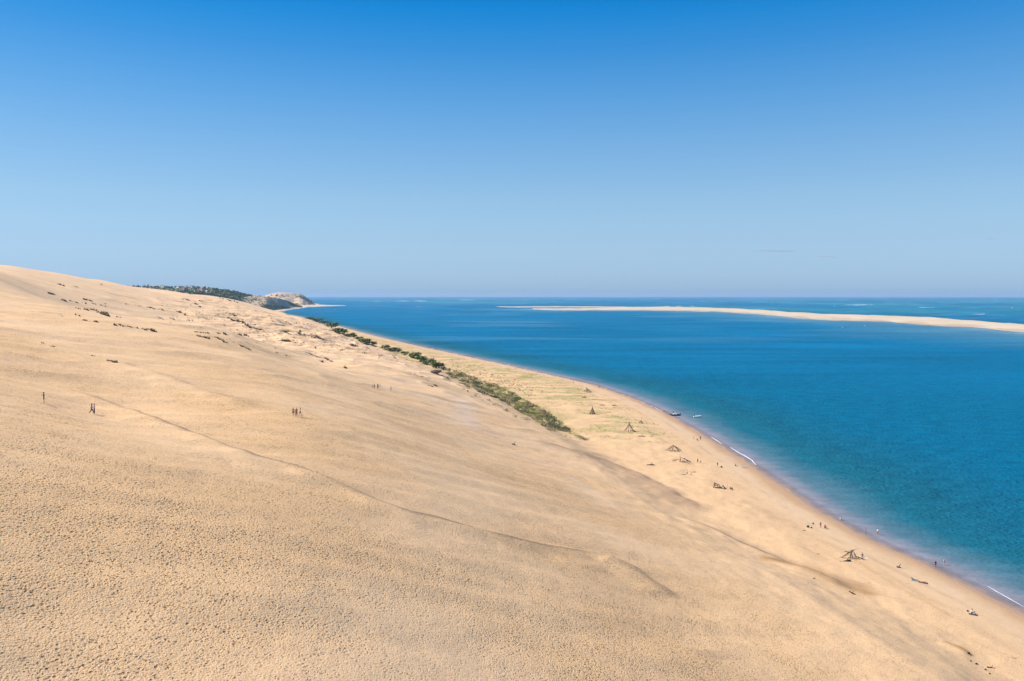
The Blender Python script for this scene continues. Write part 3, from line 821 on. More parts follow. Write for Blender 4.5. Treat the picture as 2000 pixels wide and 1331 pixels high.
# ---- hummocks of marram roots scattered over the upper dune
HUM = [  # u, v, half length px, drop over that length px, thickness px
    (118, 557, 7, 2, 2), (150, 561, 6, 1, 1.2), (97, 574, 5, 1, 2), (103, 575, 4, 1, 1.6), (123, 587, 4, 1, 2), (139, 589, 3, 1, 2), (147, 591, 3, 1, 1.4), (164, 585, 3, 1, 2), (173, 587, 9, 2, 1.6), (165, 593, 3, 1, 1.6),
    (183, 594, 4, 1, 1.2), (200, 598, 5, 1.5, 2), (207, 594, 5, 1, 1.4), (151, 603, 4, 1, 1.4), (168, 605, 5, 1.5, 2.2), (183, 608, 9, 3, 3.4), (203, 615, 8, 4, 4.4), (115, 618, 4, 1, 2), (152, 617, 5, 2, 2), (170, 627, 9, 1, 1.3),
    (187, 629, 4, 1, 1.8), (226, 635, 4, 1.5, 2), (237, 636, 6, 1.5, 2.2), (251, 639, 4, 1, 1.8), (265, 641, 4, 1, 1.4), (281, 644, 6, 2, 2.2), (296, 646, 10, 3, 2.4), (243, 594, 5, 1, 1.4), (272, 598, 6, 1, 1.4), (295, 602, 9, 2, 1.4), (316, 605, 3, 1, 1.4),
    (231, 620, 4, 1, 1.2), (312, 622, 4, 3, 2), (336, 623, 5, 2, 1.8), (356, 586, 6, 2, 2.4), (368, 588, 7, 3, 3), (382, 595, 10, 6, 2.6), (352, 611, 11, 3, 2.6), (362, 615, 7, 2, 2), (372, 627, 6, 1, 1.4), (388, 650, 8, 1, 1.6), (402, 651, 5, 1, 2),
    (385, 657, 9, 2, 2), (400, 660, 8, 2, 3), (430, 664, 9, 5, 2.6), (439, 669, 5, 2, 1.6), (425, 651, 4, 1, 1.6), (441, 654, 5, 3, 2.4), (470, 655, 5, 1.5, 2.6), (481, 656, 6, 2, 3), (475, 678, 7, 3, 2), (486, 683, 5, 1.5, 1.2),
    (408, 626, 9, 2, 1.4), (425, 630, 14, 4, 2), (447, 633, 10, 2, 3), (456, 616, 8, 4, 2), (452, 624, 8, 3, 2), (468, 628, 8, 2, 3), (478, 632, 9, 4, 2), (490, 639, 8, 3, 1.8), (503, 644, 7, 1.5, 3), (530, 628, 4, 1, 1.6), (521, 639, 10, 2, 1.2),
    (545, 640, 8, 3, 2), (556, 640, 6, 2, 3), (558, 650, 8, 3, 2.6), (565, 654, 10, 5, 2.6), (583, 646, 6, 2, 3), (590, 652, 9, 3, 1.8), (596, 636, 9, 2, 2), (608, 641, 8, 4, 1.6), (560, 667, 10, 2, 3.4), (573, 670, 8, 2, 2.6), (590, 678, 7, 1, 2),
    (610, 658, 8, 2, 2), (621, 660, 8, 4, 2.8), (614, 678, 5, 2.5, 2.2), (606, 692, 9, 3, 1.5), (620, 698, 7, 2, 1.5), (637, 702, 5, 2, 2.4), (643, 705, 7, 3, 2.4), (628, 707, 5, 2, 2.4), (674, 718, 4, 2, 2.6), (690, 676, 9, 2, 3.4), (670, 686, 5, 1.5, 2.6),
    (636, 670, 5, 1, 1.6), (655, 674, 7, 1.5, 1.4), (705, 688, 16, 3, 1), (745, 695, 7, 2, 1.4), (765, 697, 7, 3, 2.4), (775, 692, 9, 2, 1.4), (795, 693, 8, 3, 2), (800, 729, 6, 1.2, 1.6), (808, 731, 3, 1, 2), (820, 736, 7, .6, 1.2), (835, 824, 0, 0, 0),
    (835, 745, 3, 3, 1.8), (841, 755, 4, 1, 1.8), (851, 754, 4, 1, 2), (393, 588, 6, 1, 1.2), (430, 583, 6, 2, 1.8), (446, 587, 6, 2, 2.2), (460, 590, 7, 3, 2), (404, 583, 3, 1, 1.2), (543, 690, 6, 1, 1), (560, 695, 6, 2, 1), (508, 612, 5, 1, 1.2), (514, 617, 7, 1, 1.2),
    (498, 608, 8, 1, 1), (540, 622, 8, 1.4, 1.2), (560, 628, 10, 2, 1.4), (575, 633, 8, 2, 1.4), (215, 706, 8, 2, 1.4), (225, 708, 8, 3, 1.8), (182, 696, 3, .7, 1.4), (82, 671, 3, .7, 1), (104, 678, 3, .6, 1.)]
HUM = [h for h in HUM if h[2] > 0]
rng = random.Random(15)
hb, ht, hs = MB(), MB(), MB()
Hp = hits([(h[0], h[1]) for h in HUM])
for (u, v, L, dr, th), (x, y, z) in zip(HUM, Hp):
    k = math.hypot(x, y) / F
    nn = max(3, int(L * 1.3))
    line = hits([(u + (i / (nn - 1) - .5) * 2 * L, v + (i / (nn - 1) - .5) * 2 * dr + rng.uniform(-.3, .3)) for i in range(nn)])
    for i, p in enumerate(line):
        e = math.sin(math.pi * (i + .6) / (nn + .2)) ** .5
        if rng.random() < .16 and nn > 5: continue
        r = th * k * .8 * e * rng.uniform(.5, 1.3)
        p = (p[0] + rng.uniform(-1, 1) * k * 1.2, p[1] + rng.uniform(-1, 1) * k * 3, p[2])
        hb.blob((p[0], p[1], p[2] - r * .3), (r * 1.3, r * 1.5, r * 1.0), 7, 5, .25, rng)
        tuft(ht, p[0], p[1], p[2] + r * .45, r * 1.1, r * 1.0 + .18, 7, rng, .9)
tag(hb.build('eroded_root_crust', M_ROOTSAND), kind='stuff')
# sprinkled tiny tufts through the hummock field and along the foot
rng = random.Random(16)
Q = []
for _ in range(1100):
    u = rng.gauss(560, 110); v = np.interp(u, [250, 400, 600, 850], [588, 622, 655, 712]) + rng.gauss(0, 15)
    if 300 < u < 860 and v > np.interp(u, [300, 600, 700, 850], [575, 630, 662, 712]) + 2: Q.append((u, v))
for (x, y, z) in hits(Q):
    k = math.hypot(x, y) / F; tuft(ht, x, y, z, k * rng.uniform(.5, 2.2), k * rng.uniform(.7, 1.8), 8, rng, .9)
tag(ht.build('dry_marram_tufts', mat('dry_marram', (.17, .13, .08), .9, .1, vary=.3, scale=.3), smooth=False), kind='stuff')

# ================================================================== FAR WOOD AND HOUSES
M_TREE = mat('pine_green', (.11, .15, .085), .9, .1, vary=.4, scale=.02)
M_TREE2 = mat('scrub_green', (.13, .15, .085), .9, .1, vary=.4, scale=.02)
rng = random.Random(21)
w1, w2 = MB(), MB()
R2, nc, _ = WV.shape
cols_u = np.linspace(0, 1, nc)
for _ in range(5600):
    c = rng.uniform(0, nc - 1.01); r = rng.uniform(0, 39)
    i, j = int(r), int(c); p = WV[i, j] * (1 - (c - j)) + WV[i, j + 1] * (c - j)
    uu = 1000 + p[0] / p[1] * F
    gl = float(noise(p[0] / 60, p[1] / 900, 55))
    edge = uu > 470
    if edge and r < 6: continue
    if uu > 545 and gl + rng.uniform(-.3, .3) > .12: continue
    if edge and gl > .12 and rng.random() < .85: continue
    if r > 39.5: continue
    s = rng.uniform(3.0, 5.8) * (1 if not edge else .75) * (1.0 if r < 30 else .85)
    leaves(w1 if gl + rng.uniform(-.3, .3) < .15 else w2, (p[0], p[1], p[2] + s * .45), (s, s, s * .6), 26, s * .38, rng, .3)
tag(w1.build('far_wood', M_TREE, smooth=False), kind='stuff')
tag(w2.build('far_scrub', M_TREE2, smooth=False), kind='stuff')
# scrub on top of the bare hill
w3 = MB()
for _ in range(240):
    c = rng.uniform(nc * 0 + 20, BV.shape[1] - 8); r = rng.choice([rng.uniform(26, 36), rng.uniform(28, 33), rng.uniform(4, 9)])
    p = BV[int(r), int(c)]
    if rng.random() < .5 and c < 60: continue
    s = rng.uniform(3, 6); leaves(w3, (p[0], p[1], p[2] + s * .3), (s * 1.3, s, s * .5), 18, s * .45, rng, .3)
tag(w3.build('hill_scrub', M_TREE2, smooth=False), kind='stuff')
# trees that break the skyline of the wooded hill
M_BARK = mat('bark', (.12, .09, .07), .9, .1)
def far_tree(u, dv, h, label):
    j = int(np.argmin(np.abs(1000 + WV[39, :, 0] / WV[39, :, 1] * F - u))); p = WV[37, j]
    k = p[1] / F; hh = h * k
    root = empty('pine_tree', tuple(p)); tag(root, label, 'tree', 'pine trees on the far skyline')
    t = MB(); t.tube([(0, 0, -1), (.2, 0, hh * .5), (0, 0, hh * .85)], [.5, .35, .15], 6); t.build('trunk', M_BARK, root)
    f = MB(); leaves(f, (0, 0, hh * .68), (hh * .45, hh * .4, hh * .3), 150, hh * .10, rng, .2); f.build('crown', M_TREE, root, smooth=False)
for u, h, lb in [(262, 5, 'first dark pine tree beside the dune crest on the far skyline'), (272, 4.5, 'small dark pine standing left of the thin mast'), (292, 6.5, 'slim dark pine standing just right of the thin mast'), (318, 5.5, 'round dark pine above the first flat white roof'),
                 (336, 4.5, 'low round pine between the two leftmost pale roofs'), (366, 6, 'dark pine in front of the long pale building on the skyline'), (388, 5, 'bushy pine to the left of the red roofed house'), (402, 5.5, 'bushy pine to the right of the red roofed house'), (424, 5, 'broad pine on the slope where the wood starts to drop')]:
    far_tree(u, 0, h * .75, lb)
M_WALL = mat('white_render', (.62, .58, .52), .8, .2, vary=.06)
M_WALLP = mat('pink_render', (.55, .33, .27), .8, .2, vary=.06)
M_ROOFR = mat('red_tiles', (.36, .17, .125), .85, .1, vary=.2)
M_ROOFG = mat('grey_roof', (.50, .49, .47), .85, .1, vary=.1)
M_GLASS = mat('dark_glass', (.03, .04, .05), .2, .6, vary=.1)
def house(u, row, w, h, wall, roof, label, pitched=True):
    j = int(np.argmin(np.abs(1000 + WV[row, :, 0] / WV[row, :, 1] * F - u))); p = WV[row, j].copy()
    k = p[1] / F; W = w * k * .8; Hh = h * k * 1.0; Dp = W * .7
    root = empty('house', (p[0], p[1], p[2] + 4.5), math.radians(-38 + rng.uniform(-12, 12))); tag(root, label, 'house', 'houses on the far wooded hill')
    b = MB(); b.box((0, 0, Hh / 2 - 4), (W, Dp, Hh + 8)); b.build('wall', wall, root, smooth=False)
    r = MB()
    if pitched:
        rh = Hh * .55; x, y = W / 2 + .8, Dp / 2 + .8
        r.add([(-x, -y, Hh), (x, -y, Hh), (x, y, Hh), (-x, y, Hh), (-x * .8, 0, Hh + rh), (x * .8, 0, Hh + rh)], [(0, 1, 5, 4), (1, 2, 5), (2, 3, 4, 5), (3, 0, 4), (3, 2, 1, 0)])
    else: r.box((0, 0, Hh + .35), (W + 1.5, Dp + 1.5, .7))
    r.build('roof', roof, root, smooth=False)
    nw = max(2, int(W / 5))
    for i in range(nw):
        wx = (i + .5) / nw * W - W / 2
        q = MB(); q.box((wx, -Dp / 2 - .04, Hh * .55), (1.4, .12, min(1.5, Hh * .5))); q.build('window', M_GLASS, root, smooth=False)
for a in [(281, 34, 7, 2.6, M_WALL, M_ROOFG, 'small white house under the thin mast', False), (322, 36, 14, 2.2, M_WALL, M_ROOFG, 'leftmost long white house with a flat grey roof', False), (349, 36, 12, 2.0, M_WALL, M_ROOFG, 'flat roofed white house right of the leftmost long one', False),
          (361, 31, 11, 2.4, M_WALLP, M_ROOFR, 'pale pink house with a low tiled roof', True), (375, 37, 10, 1.8, M_WALL, M_ROOFG, 'thin pale building right on the skyline', False), (395, 30, 10, 4.2, M_WALLP, M_ROOFR, 'brightest red roofed house on the wooded hill', True),
          (404, 27, 6, 2.2, M_WALL, M_ROOFG, 'little grey roofed house beside the red roofed one', True), (415, 27, 7, 2, M_WALLP, M_ROOFR, 'small dull red house lower down to the right of the brightest red roof', True)]:
    house(*a)
mr_ = empty('radio_mast', tuple(WV[38, int(np.argmin(np.abs(1000 + WV[38, :, 0] / WV[38, :, 1] * F - 284)))]))
tag(mr_, 'thin pale lattice mast rising above the far wooded skyline', 'mast')
q = MB()
for sx_, sy_ in ((-1, -1), (1, -1), (1, 1), (-1, 1)): q.tube([(sx_ * .9, sy_ * .9, -2), (sx_ * .25, sy_ * .25, 20)], .12, 5)
for i in range(8):
    a = .9 - i * .08; z = i * 2.5
    q.tube([(-a, -a, z), (a, -a, z + 1.2), (a, a, z + 2.2), (-a, a, z + 1.2), (-a, -a, z)], .07, 4)
q.build('lattice', M_ROOFG, mr_); q = MB(); q.tube([(0, 0, 20), (0, 0, 27)], .12, 5); q.build('antenna', M_ROOFG, mr_)

# ================================================================== DRIFTWOOD
M_WOOD = mat('driftwood', (.27, .22, .175), .9, .1, vary=.25, scale=3, bump=.02)
M_WOODD = mat('dark_driftwood', (.115, .085, .065), .9, .1, vary=.25, scale=3, bump=.02)
M_WOODB = mat('tan_driftwood', (.22, .155, .10), .9, .1, vary=.25, scale=3, bump=.02)
def pole_part(root, a, b, r, m, rng, n=6):
    a, b = Vector(a), Vector(b); mid_ = (a + b) / 2 + Vector((rng.uniform(-1, 1), rng.uniform(-1, 1), rng.uniform(-.5, 1))) * (b - a).length * .035
    t = MB(); t.tube([a, (a + mid_) / 2 + Vector((0, 0, .02)), mid_, b], [r * 1.15, r, r * .9, r * .55], n); return t.build('pole', m, root)
def teepee(u, v, w, h, n, label, m=M_WOOD, fill=1.0, over=.25, seed=1, extra=()):
    """w and h in photo pixels"""
    rng = random.Random(seed)
    x, y, z = hit(u, v); k = math.hypot(x, y) / F * 1.02
    R, Hh = w * k / 2, h * k
    root = empty('driftwood_teepee', (x, y, z)); tag(root, label, 'driftwood shelter')
    for i in range(n):
        a = 2 * math.pi * (i + rng.uniform(-.3, .3)) / n * fill
        hh = Hh * rng.uniform(.86, 1.0)
        foot = (math.cos(a) * R * rng.uniform(.8, 1.05), math.sin(a) * R * rng.uniform(.8, 1.05), -.1)
        o = rng.uniform(0, over); ap = (-math.cos(a) * R * o * .35, -math.sin(a) * R * o * .35, hh * (1 + o * .12))
        pole_part(root, foot, ap, rng.uniform(.06, .11), m if rng.random() < .7 else M_WOODD, rng)
    for (a, b, r) in extra: pole_part(root, a, b, r, m, rng)
    return root, k
teepee(1157, 809, 13, 15, 22, 'neat grey driftwood teepee shaped like a solid cone beside the green flat', seed=2, extra=[((-1.9, -.6, 0), (-.6, .2, 1.1), .08), ((-2.1, .2, 0), (-.9, .1, .8), .07)])
teepee(1229, 843, 22, 18, 13, 'tallest open driftwood teepee with spread grey poles and crossing branches', seed=3, over=.9, extra=[((-2.9, -.4, 0), (-.5, .1, 1.9), .08), ((2.9, -.5, 0), (.8, .2, 1.7), .08), ((.4, 0, 2.4), (1.9, .1, 2.7), .06), ((1.6, .2, 2.0), (1.7, .3, 3.2), .06), ((3.2, -.6, .1), (1.3, -.5, .2), .09)])
teepee(1252, 827, 9, 6, 9, 'small dark driftwood teepee behind the tallest open one', m=M_WOODD, seed=4)
teepee(1147, 766, 20, 7, 14, 'low wide grey driftwood hut near the far waterline', seed=5, over=1.2, extra=[((-.2, 0, .8), (-.9, .1, 3.6), .12), ((.2, 0, .8), (-.3, .1, 2.9), .10)])
root, k = teepee(1315, 881, 26, 11, 9, 'low tent shaped driftwood frame with one thick dark pole sloping right', m=M_WOODB, seed=6, over=.3, extra=[((3.2, -.3, .05), (-.3, 0, 2.5), .16), ((-3.6, -.3, .05), (-.2, 0, 2.2), .08), ((-2.4, .4, .1), (2.0, -.3, .1), .09)])
def heap(u, v, label, parts, seed=1, name='driftwood_shelter'):
    """poles in pixels relative to the anchor: (x0, h0, d0, x1, h1, d1, radius_m, material)"""
    rng = random.Random(seed); x, y, z = hit(u, v); k = math.hypot(x, y) / F * 1.02
    root = empty(name, (x, y, z)); tag(root, label, 'driftwood shelter')
    for x0, h0, d0, x1, h1, d1, r, m in parts:
        pole_part(root, (x0 * k, d0, h0 * k), (x1 * k, d1, h1 * k), r, m, rng)
    return root
heap(1333, 903, 'long broken driftwood shelter with one tall upright post', [
    (-3, 0, 0, -5, 13, .2, .13, M_WOODB), (-5, 0, .6, -4, 9, .2, .09, M_WOODB), (-20, 4, 0, -6, 4, .3, .10, M_WOODB), (-19, 1, .2, -12, 5, .1, .07, M_WOOD), (-15, 2, 0, -7, 5, .1, .07, M_WOODB),
    (16, 0, 0, -3, 9, .2, .13, M_WOODD), (12, 0, .5, 3, 8, .2, .09, M_WOODB), (3, 0, -.4, 4, 8, .2, .09, M_WOODB), (-2, 0, -.6, 2, 4, .3, .10, M_WOODD), (-2, .6, -.5, 8, .6, .2, .16, M_WOODD), (5, 0, -.5, 7, 5, 0, .08, M_WOOD), (9, 0, -.5, 6, 6, 0, .08, M_WOODD), (0, 0, .5, 1, 6, .1, .06, M_WOOD)], 11)
heap(1410, 955, 'dark lean-to of heaped driftwood with one bright bleached pole leaning across it', [
    (-16, 0, 0, -13, 13, .3, .13, M_WOODD), (-13, 0, .5, -12, 10, .3, .10, M_WOODD), (-14, 10, .3, 6, 3, .3, .13, M_WOODD), (-14, 7, .3, 4, 1, .3, .11, M_WOODD), (-12, 2, .3, 4, 1.5, -.2, .16, M_WOODD), (-9, 0, -.2, -8, 7, .3, .10, M_WOODD), (-6, 0, .1, -3, 6, .3, .10, M_WOODD),
    (3, 0, -.8, -4, 9, .2, .12, M_WALL), (1, 0, .3, 3, 6, .3, .10, M_WOODD), (6, 0, -.2, 2, 7, .3, .13, M_WOODD), (8, 0, .3, 3, 5, .3, .09, M_WOODD), (-11, 1, .2, 2, 3, .2, .14, M_WOODB), (9, 0, 0, 11, 10, .1, .05, M_WOODB)], 12)
heap(1664, 1091, 'sprawling driftwood windbreak with long pale branches reaching left', [
    (-24, -1, -.3, -2, 12, .2, .09, M_WOOD), (-26, 0, .1, -4, 7, .3, .07, M_WOOD), (-20, 0, .3, -3, 10, .2, .06, M_WOODB), (-9, 9, .1, 6, 15, .3, .08, M_WOODD), (-5, 12, .4, 14, 16, .6, .05, M_WOODB), (-3, 0, .2, -1, 14, .3, .11, M_WOOD), (2, 0, .5, 1, 15, .3, .09, M_WOODD), (9, 1, .3, 2, 13, .2, .10, M_WOODD),
    (12, 0, -.5, 4, 7, .3, .08, M_WOOD), (-12, 12, .5, 0, 9, .3, .08, M_WOODD), (20, 0, .1, 10, 2, .2, .10, M_WOODD), (22, -2, -.6, 11, 3, .2, .07, M_WOODB)], 13)
def log(u, v, pts, r, m, label, cat='driftwood'):
    x, y, z = hit(u, v); k = math.hypot(x, y) / F * 1.02
    pp = [(a * k, c, b * k + r * .5) for a, b, c in pts]
    g = MB(); g.tube(pp, [r * (1.1 - .5 * i / (len(pp) - 1)) for i in range(len(pp))], 7)
    if len(pts) > 2:
        e = Vector(pp[1]); g.tube([e, e + Vector((r * 3, r, r * 4))], [r * .6, r * .2], 5)
    o = g.build('driftwood_log', m, loc=(x, y, z)); tag(o, label, cat); return o
log(1652, 1097, [(10, 0, .5), (2, -.4, .2), (-8, -1.5, -.2), (-12, 0, -.4), (-10, -2.6, -.8)], .22, M_WOODD, 'thick dark branch with a hooked end lying left of the bicycle')
log(1003, 869, [(-3.5, 1, 0), (0, 0, 0), (3.5, -1, 0)], .22, M_WOODD, 'lone dark log lying on the smooth slope below the heath strip')
log(1253, 853, [(-7, 0, 0), (0, .3, 0), (7, 0, 0)], .20, M_WOODD, 'straight dark log lying in front of the tallest teepee')
log(1272, 853, [(-4, -1, 0), (0, .2, 0), (3, .8, 0)], .15, M_WOODB, 'short forked branch right of the straight dark log')
log(1271, 909, [(-8, -.5, 0), (0, .3, 0), (7, .3, 0)], .24, M_WOODD, 'single dark log half buried in sand left of the long broken shelter')
log(1755, 1109, [(-3, .8, 0), (0, 0, 0), (4, -1, 0)], .2, M_WOODD, 'small dark log lying alone above the two sunbathers')
log(1596, 1083, [(-4, -.8, 0), (0, 0, 0), (4, 1, 0)], .08, M_WOOD, 'thin pale stick lying left of the sprawling windbreak')
log(1141, 777, [(-5, 0, 0), (0, .3, 0), (4, 0, 0)], .28, M_WOODD, 'dark log in the sand below the low wide hut')
log(1176, 792, [(-5, .4, 0), (0, .3, 0), (6, -.4, 0)], .18, M_WOODD, 'thin dark log up the beach behind the solid cone teepee')
log(1200, 793, [(-5, .4, 0), (0, .3, 0), (6, -.4, 0)], .22, M_WOODD, 'dark log lying alone on the clean sand right of the cone teepee')
log(1160, 781, [(-5, .4, 0), (0, .1, 0), (5, 0, 0)], .12, M_WOODB, 'thin brown branch on the sand right of the dark log near the hut')
log(1213, 817, [(-3, -1.5, 0), (0, 0, 0), (2, 3, 0)], .09, M_WOODB, 'small twisted branch standing up left of the small dark teepee')
log(1318, 1228, [(0, 0, 0), (2, 0, 0)], .02, M_WOODB, 'tiny twig')if False else None
log(1570, 1037, [(-3, -.3, 0), (0, .2, 0), (4, 0, 0)], .07, M_WOODD, 'thin dark stick in the sand below the beach bags')
log(1936, 1305, [(-7, 1.4, 0), (0, .2, 0), (7, -1.2, 0)], .10, M_WOODD, 'dark stick lying beside the black stones in the lower right corner')
log(1985, 1287, [(-9, 3, 0), (0, 0, 0), (9, -4, 0)], .035, M_WOODB, 'very thin pale stick at the right edge of the lower beach')
log(1667, 1161, [(-8, 5, 0), (-2, 1.5, 0), (4, -1, 0)], .13, M_WOODD, 'dark root end sticking out where the dark sand line ends')
log(1590, 1131, [(-2, .5, 0), (0, 0, 0), (3, -1, 0)], .10, M_WOODD, 'short dark twig on the crest of the dark sand line')
M_STONE = mat('black_peat', (.04, .03, .025), .9, .2, vary=.3, bump=.03)
for u, v, s, lb in [(1892, 1277, 2.6, 'uppermost black lump beside the ochre sand patch'), (1896, 1292, 1.8, 'smallest brown-black lump below the ochre sand patch'), (1907, 1298, 2.4, 'black lump with a pointed top in the middle of the row'), (1925, 1309, 2.1, 'round black lump left of the dark stick'), (1933, 1317, 1.9, 'lowest round black lump near the bottom edge')]:
    x, y, z = hit(u, v); k = math.hypot(x, y) / F; g = MB(); g.blob((0, 0, s * k * .3), (s * k * .9, s * k * .7, s * k * .75), 9, 6, .16, random.Random(u)); tag(g.build('stone', M_STONE, loc=(x, y, z)), lb, 'stone', 'black lumps in the lower right corner')
# ================================================================== PEOPLE
def skin_mesh(nodes, edges, root=0, sub=1):
    """nodes: (x, y, z, rx, ry); grows one continuous surface along the edges"""
    me = bpy.data.meshes.new('sk'); me.from_pydata([n[:3] for n in nodes], edges, []); me.update()
    o = bpy.data.objects.new('sk', me); COL.objects.link(o)
    md = o.modifiers.new('s', 'SKIN'); md.use_smooth_shade = True; md.branch_smoothing = .3
    if not me.skin_vertices: me.attributes.new  # layer comes with the modifier
    sv = me.skin_vertices[0].data
    for i, n in enumerate(nodes): sv[i].radius = (n[3], n[4]); sv[i].use_root = (i == root)
    ss = o.modifiers.new('d', 'SUBSURF'); ss.levels = sub; ss.render_levels = sub
    dg = bpy.context.evaluated_depsgraph_get(); dg.update()
    out = bpy.data.meshes.new_from_object(o.evaluated_get(dg)); 
    bpy.data.objects.remove(o); bpy.data.meshes.remove(me)
    for p in out.polygons: p.use_smooth = True
    return out
POSES = {
    # joints: pelvis, waist, chest, neck, head centre, then left/right shoulder, elbow, wrist, hip, knee, ankle, toe.  person faces -Y
    'stand': dict(P=(0, 0, .93), W=(0, 0, 1.08), C=(0, 0, 1.28), N=(0, 0, 1.45), Hd=(0, -.01, 1.60), S=[(.17, 0, 1.41), (.23, .03, 1.13), (.24, -.06, .89)], S2=[(-.17, 0, 1.41), (-.24, .03, 1.13), (-.22, -.05, .89)],
                  L=[(.09, 0, .90), (.11, -.01, .49), (.12, .02, .08), (.14, -.13, .04)], L2=[(-.09, 0, .90), (-.11, -.02, .49), (-.12, .02, .08), (-.14, -.13, .04)]),
    'walk': dict(P=(0, 0, .91), W=(0, -.02, 1.06), C=(0, -.04, 1.26), N=(0, -.06, 1.43), Hd=(0, -.09, 1.58), S=[(.17, -.03, 1.39), (.22, .14, 1.14), (.22, .10, .90)], S2=[(-.17, -.05, 1.39), (-.22, -.18, 1.14), (-.20, -.32, .95)],
                 L=[(.09, 0, .88), (.10, -.20, .50), (.10, -.28, .09), (.10, -.42, .06)], L2=[(-.09, 0, .88), (-.10, .10, .48), (-.10, .40, .16), (-.10, .33, .04)]),
    'hold': dict(P=(0, 0, .93), W=(0, 0, 1.08), C=(0, 0, 1.28), N=(0, 0, 1.45), Hd=(0, -.03, 1.60), S=[(.17, 0, 1.41), (.27, -.02, 1.16), (.10, -.20, 1.22)], S2=[(-.17, 0, 1.41), (-.28, -.02, 1.16), (-.10, -.20, 1.20)],
                 L=[(.09, 0, .90), (.12, -.01, .49), (.15, .02, .08), (.17, -.13, .04)], L2=[(-.09, 0, .90), (-.12, -.02, .49), (-.14, .02, .08), (-.16, -.13, .04)]),
    'sit': dict(P=(0, 0, .13), W=(0, .02, .28), C=(0, -.02, .48), N=(0, -.06, .65), Hd=(0, -.10, .80), S=[(.17, -.02, .61), (.24, -.20, .42), (.12, -.42, .44)], S2=[(-.17, -.02, .61), (-.24, -.20, .42), (-.12, -.42, .44)],
                L=[(.10, -.04, .13), (.15, -.44, .46), (.13, -.66, .08), (.13, -.80, .05)], L2=[(-.10, -.04, .13), (-.15, -.44, .46), (-.13, -.66, .08), (-.13, -.80, .05)]),
    'crouch': dict(P=(0, .05, .34), W=(0, 0, .46), C=(0, -.12, .62), N=(0, -.22, .76), Hd=(0, -.29, .89), S=[(.17, -.18, .73), (.22, -.38, .58), (.14, -.52, .40)], S2=[(-.17, -.18, .73), (-.22, -.38, .58), (-.14, -.52, .40)],
                   L=[(.10, .03, .32), (.17, -.36, .46), (.13, -.12, .09), (.15, -.27, .04)], L2=[(-.10, .03, .32), (-.17, -.36, .46), (-.13, -.12, .09), (-.15, -.27, .04)]),
    'recline': dict(P=(0, 0, .12), W=(0, .14, .19), C=(0, .32, .30), N=(0, .46, .42), Hd=(0, .54, .55), S=[(.17, .42, .38), (.28, .52, .20), (.27, .40, .05)], S2=[(-.17, .42, .38), (-.28, .52, .20), (-.27, .40, .05)],
                    L=[(.10, -.04, .12), (.13, -.46, .13), (.13, -.88, .07), (.15, -.92, .18)], L2=[(-.10, -.04, .12), (-.13, -.42, .30), (-.12, -.70, .07), (-.13, -.84, .05)]),
    'lie': dict(P=(0, 0, .12), W=(0, .15, .12), C=(0, .35, .13), N=(0, .53, .12), Hd=(0, .68, .12), S=[(.17, .48, .12), (.32, .60, .08), (.20, .78, .06)], S2=[(-.17, .48, .12), (-.30, .30, .07), (-.28, .08, .05)],
                L=[(.10, -.04, .12), (.12, -.46, .10), (.12, -.88, .06), (.14, -.98, .12)], L2=[(-.10, -.04, .12), (-.14, -.44, .26), (-.13, -.76, .06), (-.14, -.90, .05)]),
}
_cache = {}
def body_mesh(pose):
    if ('b', pose) in _cache: return _cache['b', pose]
    p = POSES[pose]; N = []; E = []
    def nd(c, r, r2=None): N.append((*c, r, r2 or r)); return len(N) - 1
    def ch(a, b): E.append((a, b)); return b
    P = nd(p['P'], .135, .10); W = ch(P, nd(p['W'], .115, .085)); C = ch(W, nd(p['C'], .145, .10)); K = ch(C, nd(p['N'], .055))
    hd = Vector(p['Hd']); up_ = (hd - Vector(p['N'])).normalized()
    h1 = ch(K, nd(tuple(hd - up_ * .06), .065, .075)); h2 = ch(h1, nd(tuple(hd + up_ * .02), .078, .092)); h3 = ch(h2, nd(tuple(hd + up_ * .095), .055, .065))
    fw = Vector((0, -1, 0)) if abs(up_.y) < .7 else Vector((0, 0, 1))
    nose = hd + fw * .115 - up_ * .005; ch(h2, nd(tuple(nose), .014))
    for S in ('S', 'S2'):
        a, b, c = p[S]; s = ch(C, nd(a, .058)); e = ch(s, nd(b, .043)); w = ch(e, nd(c, .028))
        d = (Vector(c) - Vector(b)).normalized(); side = d.cross(Vector((0, 1, 0)) if abs(d.y) < .8 else Vector((1, 0, 0))).normalized()
        pal = Vector(c) + d * .065; pi_ = ch(w, nd(tuple(pal), .032, .018))
        curl = d.cross(side).normalized()
        for f_, ln in zip((-1.5, -.5, .5, 1.5), (.062, .075, .080, .068)):
            q1 = pal + side * f_ * .019 + d * .035; q2 = q1 + d * ln * .6 + curl * .012; q3 = q2 + d * ln * .35 + curl * .022
            i1 = ch(pi_, nd(tuple(q1), .009)); i2 = ch(i1, nd(tuple(q2), .008)); ch(i2, nd(tuple(q3), .007))
        t1 = Vector(c) + d * .03 + side * .040; t2 = t1 + d * .035 + side * .015
        i1 = ch(w, nd(tuple(t1), .011)); ch(i1, nd(tuple(t2), .009))
    for Lg in ('L', 'L2'):
        a, b, c, t = p[Lg]; h = ch(P, nd(a, .088)); k = ch(h, nd(b, .058)); cf = tuple((Vector(b) * .65 + Vector(c) * .35)); k2 = ch(k, nd(cf, .055)); an = ch(k2, nd(c, .036)); ch(an, nd(t, .036, .025))
    m = skin_mesh(N, E); _cache['b', pose] = m; return m
